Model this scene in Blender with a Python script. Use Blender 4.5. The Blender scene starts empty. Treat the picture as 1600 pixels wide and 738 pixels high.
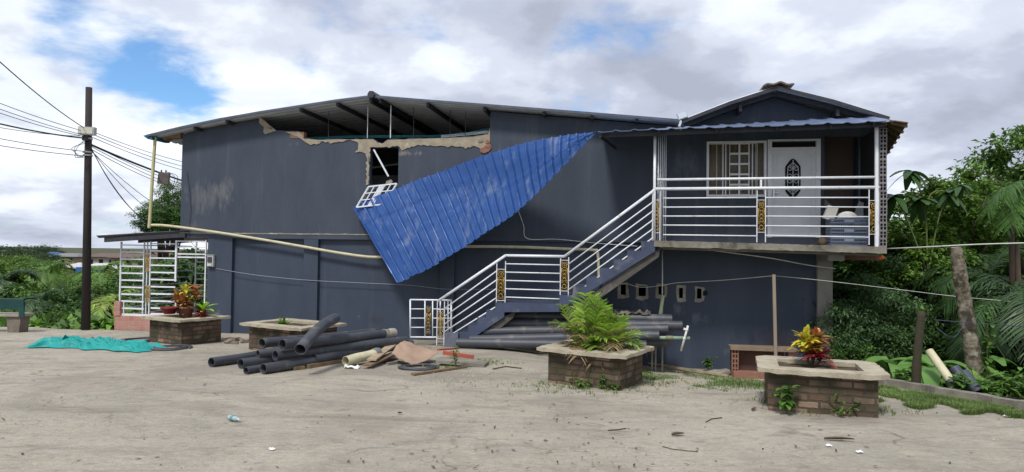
import bpy, bmesh, math, random
from mathutils import Vector, Matrix, Euler, noise
from mathutils.geometry import tessellate_polygon
R = math.radians
rnd = random.Random(7)
sc = bpy.context.scene
COL = sc.collection

# ---------------------------------------------------------------- camera
F = 1067.0
PITCH, ROLL = math.atan(26 / F), 0.0137
R0, U0, B0 = Vector((1, 0, 0)), Vector((0, -math.sin(PITCH), math.cos(PITCH))), Vector((0, -math.cos(PITCH), -math.sin(PITCH)))
CR = R0 * math.cos(ROLL) + U0 * math.sin(ROLL)
CU = U0 * math.cos(ROLL) - R0 * math.sin(ROLL)
CAM = Vector((0, 0, 1.7))
cd = bpy.data.cameras.new('camera'); cam = bpy.data.objects.new('camera', cd); COL.objects.link(cam)
m = Matrix.Identity(4)
for i in range(3):
    m[i][0], m[i][1], m[i][2], m[i][3] = CR[i], CU[i], B0[i], CAM[i]
cam.matrix_world = m
cd.sensor_width = 36; cd.lens = 36 * F / 1600; cd.clip_end = 5000; cd.clip_start = .05
sc.camera = cam

# ---------------------------------------------------------------- light and sky
SUN_EL, SUN_AZ = R(54), R(205)          # azimuth clockwise from +Y
sd = Vector((math.sin(SUN_AZ) * math.cos(SUN_EL), math.cos(SUN_AZ) * math.cos(SUN_EL), math.sin(SUN_EL)))
sl = bpy.data.lights.new('sun', 'SUN'); sl.energy = 2.3; sl.angle = R(10); sl.color = (1, .96, .9)
so = bpy.data.objects.new('sun', sl); COL.objects.link(so)
so.rotation_euler = sd.to_track_quat('Z', 'Y').to_euler()
vs = sc.view_settings
vs.view_transform = 'Standard'; vs.look = 'None'; vs.gamma = 1; vs.use_curve_mapping = False
vs.exposure = 0.5
W = bpy.data.worlds.new('World'); sc.world = W; W.use_nodes = True
def ray(px, py):
    return (-B0 + CR * ((px - 800) / F) - CU * ((py - 369) / F))
def build_sky():
    nt = W.node_tree; N = nt.nodes; L = nt.links; N.clear()
    out = N.new('ShaderNodeOutputWorld'); bg = N.new('ShaderNodeBackground'); bg.inputs[1].default_value = .1
    L.new(bg.outputs[0], out.inputs[0])
    sky = N.new('ShaderNodeTexSky'); sky.sky_type = 'NISHITA'; sky.sun_disc = False
    sky.sun_elevation = SUN_EL; sky.sun_rotation = SUN_AZ; sky.dust_density = .6
    tc = N.new('ShaderNodeTexCoord'); sep = N.new('ShaderNodeSeparateXYZ'); L.new(tc.outputs['Generated'], sep.inputs[0])
    def M(op, a, b=None, c=None, clamp=False):
        n = N.new('ShaderNodeMath'); n.operation = op; n.use_clamp = clamp
        for i, v in enumerate((a, b, c)):
            if v is None: continue
            if isinstance(v, (int, float)): n.inputs[i].default_value = v
            else: L.new(v, n.inputs[i])
        return n.outputs[0]
    zz = M('ADD', M('MAXIMUM', sep.outputs[2], 0.0), .26)
    cx, cy = M('DIVIDE', sep.outputs[0], zz), M('DIVIDE', sep.outputs[1], zz)
    comb = N.new('ShaderNodeCombineXYZ'); L.new(cx, comb.inputs[0]); L.new(cy, comb.inputs[1])
    def noise_(scale, det, off, dist=0.0, rough=.55):
        mp = N.new('ShaderNodeMapping'); mp.inputs['Location'].default_value = off; L.new(comb.outputs[0], mp.inputs[0])
        n = N.new('ShaderNodeTexNoise'); n.inputs['Scale'].default_value = scale; n.inputs['Detail'].default_value = det
        n.inputs['Roughness'].default_value = rough; n.inputs['Distortion'].default_value = dist
        L.new(mp.outputs[0], n.inputs[0]); return n.outputs[0]
    def ramp(v, pts):
        r = N.new('ShaderNodeValToRGB'); L.new(v, r.inputs[0]); e = r.color_ramp.elements
        r.color_ramp.interpolation = 'EASE'
        e[0].position, e[0].color = pts[0][0], (*pts[0][1], 1); e[1].position, e[1].color = pts[-1][0], (*pts[-1][1], 1)
        for p, c in pts[1:-1]:
            x = e.new(p); x.color = (*c, 1)
        return r.outputs[0]
    big = noise_(.8, 9, (3.1, 1.7, 0), .1, .52)
    fine = noise_(3.0, 10, (8, 2.2, 0), .25, .6)
    # gaps of blue between the clouds: (direction, angular size, strength)
    gaps = [((285, 142), 3.4, .40), ((225, 120), 2.8, .24), ((310, 160), 2.2, .16), ((180, 125), 2.4, .12), ((105, 18), 3.0, .24), ((55, 50), 3.0, .16), ((482, 112), 1.8, .26), ((220, 190), 2.4, .14), ((500, 60), 1.8, .16),
            ((1000, 75), 3, .14), ((920, 8), 3, .16), ((165, 222), 2.5, .12), ((905, 165), 3, .1)]
    hole = None
    for (px, py), size, s in gaps:
        d = ray(px, py).normalized()
        dot = N.new('ShaderNodeVectorMath'); dot.operation = 'DOT_PRODUCT'; L.new(tc.outputs['Generated'], dot.inputs[0]); dot.inputs[1].default_value = d
        k = 1 / (1 - math.cos(R(size)))
        g = M('MULTIPLY', M('POWER', math.e, M('MULTIPLY', M('SUBTRACT', dot.outputs['Value'], 1.0), k * 1.1)), s)
        hole = g if hole is None else M('ADD', hole, g)
    wob = M('MULTIPLY', M('SUBTRACT', fine, .5), 1.25)
    wob2 = M('MULTIPLY', M('SUBTRACT', big, .5), .6)
    dens = M('SUBTRACT', M('ADD', .56, M('ADD', wob, wob2)), hole)
    cov = ramp(dens, [(.10, (0, 0, 0)), (.46, (1, 1, 1))])
    shade = M('ADD', M('MULTIPLY', big, .52), M('MULTIPLY', noise_(1.7, 10, (1.2, 5.9, 0), .1, .56), .62))
    # a bank of heavier cloud to the right of the view
    d = ray(1500, 120).normalized()
    dot = N.new('ShaderNodeVectorMath'); dot.operation = 'DOT_PRODUCT'; L.new(tc.outputs['Generated'], dot.inputs[0]); dot.inputs[1].default_value = d
    heavy = M('MULTIPLY', M('POWER', math.e, M('MULTIPLY', M('SUBTRACT', dot.outputs['Value'], 1.0), 11)), .09)
    shade = M('SUBTRACT', shade, heavy)
    # thin mean value at the horizon
    col = ramp(shade, [(.42, (3.2, 3.5, 4.3)), (.49, (4.0, 4.35, 5.3)), (.55, (5.2, 5.6, 6.5)), (.60, (6.6, 7.0, 7.7)), (.66, (7.9, 8.2, 8.7))])
    mix = N.new('ShaderNodeMix'); mix.data_type = 'RGBA'
    L.new(cov, mix.inputs[0]); L.new(sky.outputs[0], mix.inputs[6]); L.new(col, mix.inputs[7])
    hs = N.new('ShaderNodeMix'); hs.data_type = 'RGBA'; hs.blend_type = 'MULTIPLY'; hs.inputs[0].default_value = 1
    L.new(sky.outputs[0], hs.inputs[6]); hs.inputs[7].default_value = (.72, 1.0, 1.25, 1)
    L.new(hs.outputs[2], mix.inputs[6])
    L.new(mix.outputs[2], bg.inputs[0])
build_sky()
W.cycles.sampling_method = 'MANUAL'; W.cycles.sample_map_resolution = 512

# ---------------------------------------------------------------- placing
def sstep(t):
    t = max(0, min(1, t)); return t * t * (3 - 2 * t)
def G(x, y):                                   # ground height of the yard
    return -.026 * max(0, y - 2) - .43 * sstep((x + .5) / 4) * sstep((y - 10.5) / 2.8)
def gp(px, py, dz=0):                          # point of the yard under a pixel
    d = ray(px, py); t = 8.0
    for _ in range(60):
        p = CAM + d * t; err = p.z - (G(p.x, p.y) + dz); t += err / max(.05, -d.z) * .6
    return CAM + d * t
def wp(px, py, Y):
    d = ray(px, py); return CAM + d * (Y / d.y)
HA = math.atan(.19)
HM = Matrix.Translation((-8.3, 17.2, 0)) @ Matrix.Rotation(-HA, 4, 'Z')
HI = HM.inverted()
def hp(px, py, y=0.0):                         # pixel -> (x, z) on the plane at depth y of the house frame
    o = HI @ CAM; d = HI.to_3x3() @ ray(px, py); t = (y - o.y) / d.y; p = o + d * t
    return p.x, p.z
def h3(px, py, y=0.0):
    x, z = hp(px, py, y); return Vector((x, y, z))
def hG(x, y):
    p = HM @ Vector((x, y, 0)); return G(p.x, p.y)

# ---------------------------------------------------------------- mesh builder
class MB:
    def __init__(s, space=None):
        s.v, s.f, s.mi, s.m = [], [], [], 0; s.space = space or Matrix.Identity(4)
    def add(s, vs_, fs):
        b = len(s.v); s.v += [Vector(v) for v in vs_]; s.f += [tuple(i + b for i in f) for f in fs]; s.mi += [s.m] * len(fs); return s
    def box(s, a, b):
        x0, y0, z0 = [min(p, q) for p, q in zip(a, b)]; x1, y1, z1 = [max(p, q) for p, q in zip(a, b)]
        return s.add([(x0, y0, z0), (x1, y0, z0), (x1, y1, z0), (x0, y1, z0), (x0, y0, z1), (x1, y0, z1), (x1, y1, z1), (x0, y1, z1)],
                     [(0, 3, 2, 1), (4, 5, 6, 7), (0, 1, 5, 4), (1, 2, 6, 5), (2, 3, 7, 6), (3, 0, 4, 7)])
    def obox(s, c, size, mat3=None):
        hx, hy, hz = [q / 2 for q in size]; mt = mat3 or Matrix.Identity(3)
        P = [Vector(c) + mt @ Vector((sx * hx, sy * hy, sz * hz)) for sz in (-1, 1) for sx, sy in ((-1, -1), (1, -1), (1, 1), (-1, 1))]
        return s.add(P, [(0, 3, 2, 1), (4, 5, 6, 7), (0, 1, 5, 4), (1, 2, 6, 5), (2, 3, 7, 6), (3, 0, 4, 7)])
    def beam(s, p, q, w, h, up=(0, 0, 1)):
        p, q = Vector(p), Vector(q); d = (q - p).normalized(); sd_ = d.cross(Vector(up))
        if sd_.length < 1e-4: sd_ = d.cross(Vector((0, 1, 0)))
        sd_.normalize(); u = sd_.cross(d)
        c = [(-w / 2, -h / 2), (w / 2, -h / 2), (w / 2, h / 2), (-w / 2, h / 2)]
        P = [o + sd_ * a + u * b for o in (p, q) for a, b in c]
        return s.add(P, [(0, 1, 2, 3), (7, 6, 5, 4), (0, 4, 5, 1), (1, 5, 6, 2), (2, 6, 7, 3), (3, 7, 4, 0)])
    def tube(s, pts, r, n=8, cap=True):
        pts = [Vector(p) for p in pts]; rr = r if isinstance(r, (list, tuple)) else [r] * len(pts)
        P = []; prev = None
        for i, p in enumerate(pts):
            d = (pts[min(i + 1, len(pts) - 1)] - pts[max(i - 1, 0)]).normalized()
            if prev is None:
                a = d.cross(Vector((0, 0, 1)))
                if a.length < .05: a = d.cross(Vector((0, 1, 0)))
            else: a = prev - d * prev.dot(d)
            a.normalize(); prev = a; b = d.cross(a)
            P += [p + (a * math.cos(2 * math.pi * k / n) + b * math.sin(2 * math.pi * k / n)) * rr[i] for k in range(n)]
        fs = [(i * n + k, i * n + (k + 1) % n, (i + 1) * n + (k + 1) % n, (i + 1) * n + k) for i in range(len(pts) - 1) for k in range(n)]
        if cap: fs += [tuple(range(n))[::-1], tuple((len(pts) - 1) * n + k for k in range(n))]
        return s.add(P, fs)
    def pipe(s, pts, r, th=.012, n=18):          # a hollow pipe with open ends
        b = len(s.v); s.tube(pts, r, n, False); b2 = len(s.v)
        s.tube(pts, [x - th for x in r] if isinstance(r, (list, tuple)) else r - th, n, False); L_ = len(pts) - 1
        for k in range(n):
            k2 = (k + 1) % n
            s.f.append((b + k2, b + k, b2 + k, b2 + k2)); s.mi.append(s.m)
            s.f.append((b + L_ * n + k, b + L_ * n + k2, b2 + L_ * n + k2, b2 + L_ * n + k)); s.mi.append(s.m)
        return s
    def poly(s, outer, holes=(), y0=0.0, y1=.15):  # polygon in (x, z), thick along y
        loops = [outer] + list(holes)
        flat = [p for l in loops for p in l]
        tri = tessellate_polygon([[Vector((p[0], p[1], 0)) for p in l] for l in loops])
        n = len(flat); P = [(p[0], y0, p[1]) for p in flat] + [(p[0], y1, p[1]) for p in flat]; fs = []
        for t in tri:
            a, b, c = [Vector(flat[i]) for i in t]
            cr = (b.x - a.x) * (c.y - a.y) - (b.y - a.y) * (c.x - a.x)
            t = tuple(t) if cr > 0 else tuple(t)[::-1]
            fs += [t, tuple(i + n for i in t[::-1])]
        o = 0
        for li, l in enumerate(loops):
            ar = sum(l[i][0] * l[(i + 1) % len(l)][1] - l[(i + 1) % len(l)][0] * l[i][1] for i in range(len(l)))
            ccw = (ar > 0) == (li == 0)
            for i in range(len(l)):
                j = (i + 1) % len(l); q = (o + i, o + i + n, o + j + n, o + j)
                fs.append(q if not ccw else q[::-1])
            o += len(l)
        return s.add(P, fs)
    def grid(s, fn, nu, nv, closed=False):
        P = [fn(i / nu, j / nv) for i in range(nu + 1) for j in range(nv + 1)]
        fs = [(i * (nv + 1) + j, (i + 1) * (nv + 1) + j, (i + 1) * (nv + 1) + j + 1, i * (nv + 1) + j + 1) for i in range(nu) for j in range(nv)]
        return s.add(P, fs)
    def sheet(s, fn, nu, nv, th):                # a thin closed sheet
        A = [[Vector(fn(i / nu, j / nv)) for j in range(nv + 1)] for i in range(nu + 1)]
        def nrm(i, j):
            a = A[min(i + 1, nu)][j] - A[max(i - 1, 0)][j]; b = A[i][min(j + 1, nv)] - A[i][max(j - 1, 0)]
            c = a.cross(b); return c.normalized() if c.length > 1e-9 else Vector((0, 0, 1))
        P = [A[i][j] for i in range(nu + 1) for j in range(nv + 1)]
        Q = [A[i][j] - nrm(i, j) * th for i in range(nu + 1) for j in range(nv + 1)]
        K = len(P); w = nv + 1; fs = []
        for i in range(nu):
            for j in range(nv):
                q = (i * w + j, (i + 1) * w + j, (i + 1) * w + j + 1, i * w + j + 1); fs += [q, tuple(k + K for k in q[::-1])]
        for i in range(nu):
            for j in (0, nv):
                fs.append((i * w + j, (i + 1) * w + j, (i + 1) * w + j + K, i * w + j + K))
        for j in range(nv):
            for i in (0, nu):
                fs.append((i * w + j, i * w + j + 1, i * w + j + 1 + K, i * w + j + K))
        return s.add(P + Q, fs)
    def build(s, name, mats, parent=None, smooth=False, origin=None):
        W_ = [s.space @ v for v in s.v]
        if parent is not None: inv = WM[parent.name].inverted(); wm = WM[parent.name]
        else:
            if origin is None:
                xs = [v.x for v in W_]; ys = [v.y for v in W_]; origin = ((min(xs) + max(xs)) / 2, (min(ys) + max(ys)) / 2, min(v.z for v in W_))
            wm = Matrix.Translation(origin); inv = wm.inverted()
        me = bpy.data.meshes.new(name); me.from_pydata([inv @ v for v in W_], [], s.f)
        for x in (mats if isinstance(mats, (list, tuple)) else [mats]): me.materials.append(x)
        me.polygons.foreach_set('material_index', s.mi)
        if smooth: me.polygons.foreach_set('use_smooth', [True] * len(s.f))
        me.update()
        o = bpy.data.objects.new(name, me); COL.objects.link(o)
        if parent is not None: o.parent = parent; WM[o.name] = wm
        else: o.location = origin; WM[o.name] = wm
        if smooth == 'auto':
            for e in me.edges: pass
            md = None
            me.set_sharp_from_angle(angle=R(40))
        return o
WM = {}
def tag(o, label=None, cat=None, group=None, kind=None):
    if label: o['label'] = label
    if cat: o['category'] = cat
    if group: o['group'] = group
    if kind: o['kind'] = kind
    return o
def thing(name, label, cat, mtx, group=None):
    if not isinstance(mtx, Matrix): mtx = Matrix.Translation(mtx)
    o = bpy.data.objects.new(name, None); COL.objects.link(o); o.matrix_world = mtx; o.empty_display_size = .1
    WM[o.name] = mtx.copy(); return tag(o, label, cat, group)
def copy_tree(o, parent=None):
    c = o.copy(); COL.objects.link(c)
    if parent: c.parent = parent
    for ch in [x for x in bpy.data.objects if x.parent == o]: copy_tree(ch, c)
    return c

# ---------------------------------------------------------------- materials
MATS = {}
def mat(name, c1, c2=None, rough=.85, scale=4, bump=.0, bscale=40, metal=0, spec=.3, stretch=(1, 1, 1), c3=None, s3=1.2, t3=(.56, .68), island=0.0,
        st3=(1, 1, 1), detail=8, bdist=.02, trans=0.0):
    if name in MATS: return MATS[name]
    M_ = bpy.data.materials.new(name); M_.use_nodes = True; nt = M_.node_tree; N, L = nt.nodes, nt.links
    b = N['Principled BSDF']; b.inputs['Roughness'].default_value = rough; b.inputs['Metallic'].default_value = metal
    b.inputs['Specular IOR Level'].default_value = spec
    tc = N.new('ShaderNodeTexCoord')
    def nz(sc_, st, off=0):
        mp = N.new('ShaderNodeMapping'); mp.inputs['Scale'].default_value = st; mp.inputs['Location'].default_value = (off, off * .7, off * 1.3); L.new(tc.outputs['Object'], mp.inputs[0])
        n = N.new('ShaderNodeTexNoise'); n.inputs['Scale'].default_value = sc_; n.inputs['Detail'].default_value = detail; n.inputs['Roughness'].default_value = .62
        L.new(mp.outputs[0], n.inputs[0]); return n.outputs[0]
    def mixc(f, a, b_):
        mx = N.new('ShaderNodeMix'); mx.data_type = 'RGBA'; L.new(f, mx.inputs[0])
        for i, q in ((6, a), (7, b_)):
            if isinstance(q, tuple): mx.inputs[i].default_value = (*q, 1)
            else: L.new(q, mx.inputs[i])
        return mx.outputs[2]
    def rng(v, lo, hi):
        r = N.new('ShaderNodeMapRange'); L.new(v, r.inputs[0]); r.inputs[1].default_value = lo; r.inputs[2].default_value = hi; return r.outputs[0]
    col = c1
    if c2: col = mixc(rng(nz(scale, stretch), .32, .68), c1, c2)
    if c3: col = mixc(rng(nz(s3, st3, 5), *t3), col, c3)
    if island:
        g = N.new('ShaderNodeNewGeometry'); hsv = N.new('ShaderNodeHueSaturation')
        L.new(rng(g.outputs['Random Per Island'], 0, 1), hsv.inputs['Value'])
        r = N.new('ShaderNodeMapRange'); L.new(g.outputs['Random Per Island'], r.inputs[0]); r.inputs[3].default_value = 1 - island; r.inputs[4].default_value = 1 + island; L.new(r.outputs[0], hsv.inputs['Value'])
        if isinstance(col, tuple): hsv.inputs['Color'].default_value = (*col, 1)
        else: L.new(col, hsv.inputs['Color'])
        col = hsv.outputs[0]
    if isinstance(col, tuple): b.inputs['Base Color'].default_value = (*col, 1)
    else: L.new(col, b.inputs['Base Color'])
    if bump:
        bp = N.new('ShaderNodeBump'); bp.inputs['Strength'].default_value = bump; bp.inputs['Distance'].default_value = bdist
        L.new(nz(bscale, stretch, 2), bp.inputs['Height']); L.new(bp.outputs[0], b.inputs['Normal'])
    if trans:
        tr = N.new('ShaderNodeBsdfTranslucent'); ms = N.new('ShaderNodeMixShader'); ms.inputs[0].default_value = trans
        if isinstance(col, tuple): tr.inputs[0].default_value = (*col, 1)
        else: L.new(col, tr.inputs[0])
        L.new(b.outputs[0], ms.inputs[1]); L.new(tr.outputs[0], ms.inputs[2]); L.new(ms.outputs[0], N['Material Output'].inputs[0])
    MATS[name] = M_; return M_
def brickmat(name, ca, cb, mortar, bw=.28, bh=.1, moss=None, ms=.01, off=.5, squash=False):
    M_ = bpy.data.materials.new(name); M_.use_nodes = True; nt = M_.node_tree; N, L = nt.nodes, nt.links
    b = N['Principled BSDF']; b.inputs['Roughness'].default_value = .95; b.inputs['Specular IOR Level'].default_value = .15
    tc = N.new('ShaderNodeTexCoord'); sp = N.new('ShaderNodeSeparateXYZ'); L.new(tc.outputs['Object'], sp.inputs[0])
    ad = N.new('ShaderNodeMath'); L.new(sp.outputs[0], ad.inputs[0]); L.new(sp.outputs[1], ad.inputs[1])
    cb_ = N.new('ShaderNodeCombineXYZ'); L.new(ad.outputs[0], cb_.inputs[0]); L.new(sp.outputs[2], cb_.inputs[1])
    dn = N.new('ShaderNodeTexNoise'); dn.inputs['Scale'].default_value = 6; L.new(tc.outputs['Object'], dn.inputs[0])
    va = N.new('ShaderNodeVectorMath'); va.operation = 'MULTIPLY_ADD'; L.new(dn.outputs[1], va.inputs[0]); va.inputs[1].default_value = (.025, .025, 0); L.new(cb_.outputs[0], va.inputs[2])
    br = N.new('ShaderNodeTexBrick'); L.new(va.outputs[0], br.inputs[0]); br.inputs['Scale'].default_value = 1
    br.inputs['Brick Width'].default_value = bw; br.inputs['Row Height'].default_value = bh; br.inputs['Mortar Size'].default_value = ms
    br.inputs['Mortar Smooth'].default_value = .3; br.inputs['Bias'].default_value = -.25; br.offset = off
    br.inputs['Color1'].default_value = (*ca, 1); br.inputs['Color2'].default_value = (*cb, 1); br.inputs['Mortar'].default_value = (*mortar, 1)
    n = N.new('ShaderNodeTexNoise'); n.inputs['Scale'].default_value = 3.5; n.inputs['Detail'].default_value = 9; L.new(tc.outputs['Object'], n.inputs[0])
    r = N.new('ShaderNodeMapRange'); L.new(n.outputs[0], r.inputs[0]); r.inputs[1].default_value = .42; r.inputs[2].default_value = .62
    mx = N.new('ShaderNodeMix'); mx.data_type = 'RGBA'; L.new(r.outputs[0], mx.inputs[0]); L.new(br.outputs[0], mx.inputs[6]); mx.inputs[7].default_value = (*(moss or mortar), 1)
    r.inputs[4].default_value = .85 if moss else .3
    L.new(mx.outputs[2], b.inputs['Base Color'])
    n2 = N.new('ShaderNodeTexNoise'); n2.inputs['Scale'].default_value = 45; L.new(tc.outputs['Object'], n2.inputs[0])
    mm = N.new('ShaderNodeMath'); mm.operation = 'MULTIPLY_ADD'; L.new(n2.outputs[0], mm.inputs[0]); mm.inputs[1].default_value = .5
    iv = N.new('ShaderNodeMath'); iv.operation = 'SUBTRACT'; iv.inputs[0].default_value = 1; L.new(br.outputs['Fac'], iv.inputs[1]); L.new(iv.outputs[0], mm.inputs[2])
    bp = N.new('ShaderNodeBump'); bp.inputs['Strength'].default_value = .8; bp.inputs['Distance'].default_value = .02; L.new(mm.outputs[0], bp.inputs['Height']); L.new(bp.outputs[0], b.inputs['Normal'])
    MATS[name] = M_; return M_
NAVY = mat('navy_paint', (.031, .044, .070), (.044, .059, .088), .62, 1.4, .25, 55, c3=(.07, .082, .105), s3=1.2, t3=(.58, .9), stretch=(1, 1, .35), spec=.35, st3=(4, 1, .3))
NAVY_UP = mat('weathered_navy_paint', (.038, .050, .074), (.054, .067, .092), .7, 1.6, .3, 50, c3=(.09, .1, .115), s3=1.3, t3=(.56, .9), stretch=(1, 1, .3), st3=(4.5, 1, .3))
def scuffs(M_, spots):
    """patches of worn paint at fixed places of the wall (object coordinates), broken up by noise"""
    nt = M_.node_tree; N, L = nt.nodes, nt.links; b = N['Principled BSDF']; src = b.inputs['Base Color'].links[0].from_socket; tc = N.new('ShaderNodeTexCoord')
    for (x, z, rx, rz, col, amt, th) in spots:
        sp = N.new('ShaderNodeMapping'); sp.vector_type = 'POINT'; sp.inputs['Location'].default_value = (-x / rx, 0, -z / rz); sp.inputs['Scale'].default_value = (1 / rx, 0, 1 / rz); L.new(tc.outputs['Object'], sp.inputs[0])
        ln = N.new('ShaderNodeVectorMath'); ln.operation = 'LENGTH'; L.new(sp.outputs[0], ln.inputs[0])
        n = N.new('ShaderNodeTexNoise'); n.inputs['Scale'].default_value = 4; n.inputs['Detail'].default_value = 10; n.inputs['Roughness'].default_value = .7
        mp = N.new('ShaderNodeMapping'); mp.inputs['Scale'].default_value = (1.6, 1, .6); L.new(tc.outputs['Object'], mp.inputs[0]); L.new(mp.outputs[0], n.inputs[0])
        a = N.new('ShaderNodeMath'); a.operation = 'MULTIPLY_ADD'; L.new(ln.outputs['Value'], a.inputs[0]); a.inputs[1].default_value = -.35; L.new(n.outputs[0], a.inputs[2])
        r = N.new('ShaderNodeMapRange'); L.new(a.outputs[0], r.inputs[0]); r.inputs[1].default_value = th; r.inputs[2].default_value = th + .22; r.inputs[4].default_value = amt
        mx = N.new('ShaderNodeMix'); mx.data_type = 'RGBA'; L.new(r.outputs[0], mx.inputs[0]); L.new(src, mx.inputs[6]); mx.inputs[7].default_value = (*col, 1); src = mx.outputs[2]
    L.new(src, b.inputs['Base Color'])
CONC = mat('raw_concrete', (.30, .28, .235), (.19, .175, .15), .95, 5, .6, 45, c3=(.42, .39, .33), s3=3)
OLDCONC = mat('stained_concrete', (.27, .25, .21), (.13, .12, .1), .95, 3, .6, 40, c3=(.07, .07, .05), s3=2.5, t3=(.56, .7))
COPING = mat('coping_concrete', (.43, .38, .29), (.27, .24, .18), .95, 4, .6, 50, c3=(.16, .15, .11), s3=3.5, t3=(.6, .75))
WHITE = mat('white_metal_paint', (.72, .74, .78), (.6, .62, .66), .4, 12, 0, spec=.5, c3=(.3, .26, .23), s3=7, t3=(.6, .78))
ROOFM = mat('grey_roof_sheet', (.55, .58, .63), (.42, .45, .5), .5, 3, .0, metal=.0, c3=(.2, .13, .09), s3=5, t3=(.64, .8))
ROOFT = mat('weathered_roof_edge', (.10, .12, .16), (.07, .08, .10), .5, 8, metal=.3)
BLUE = mat('blue_sheet_paint', (.013, .058, .215), (.018, .075, .26), .36, 1.4, 0, c3=(.17, .22, .32), s3=2.4, t3=(.54, .85), spec=.5, metal=.15, stretch=(.4, 1, .4), st3=(2.2, 1, .8))
PALEBLUE = mat('pale_blue_roof_sheet', (.19, .25, .38), (.14, .18, .29), .4, 5, metal=.3, c3=(.1, .14, .3), s3=3)
STEEL = mat('dark_steel', (.035, .037, .045), (.055, .055, .065), .6, 8, metal=.3)
PIPEB = mat('black_plastic', (.042, .047, .058), (.062, .067, .08), .5, 3, .15, 30, c3=(.2, .19, .165), s3=2.6, t3=(.54, .82), spec=.4)
CREAM = mat('cream_pvc', (.55, .52, .36), (.42, .38, .25), .5, 6, c3=(.2, .17, .1), s3=5, t3=(.62, .8))
WHITEPVC = mat('white_pvc', (.66, .66, .62), (.5, .5, .46), .5, 8)
WOOD = mat('weathered_wood', (.22, .15, .09), (.12, .08, .05), .9, 6, .4, 30, stretch=(1, 1, .3))
PALEWOOD = mat('pale_wood', (.42, .33, .23), (.26, .2, .14), .9, 6, .3, 30)
DARKV = mat('dark_interior', (.012, .012, .014), rough=.9)
GOLD = mat('gold_paint', (.52, .34, .07), (.35, .22, .04), .35, 20, metal=.6)
BLACKP = mat('black_panel_paint', (.012, .013, .017), rough=.4)
BRICK = brickmat('mossy_brick', (.11, .07, .052), (.30, .21, .155), (.075, .065, .048), .24, .088, moss=(.05, .048, .03), ms=.013)
TILE = brickmat('pink_tile', (.42, .2, .16), (.34, .14, .11), (.42, .32, .28), .16, .12, ms=.008, off=0)
CLAY = mat('hollow_clay_brick', (.27, .13, .09), (.19, .10, .075), .9, 9, .3, 60)
SOIL = mat('planter_soil', (.06, .045, .03), (.1, .075, .05), 1, 12, .8, 50)
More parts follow.
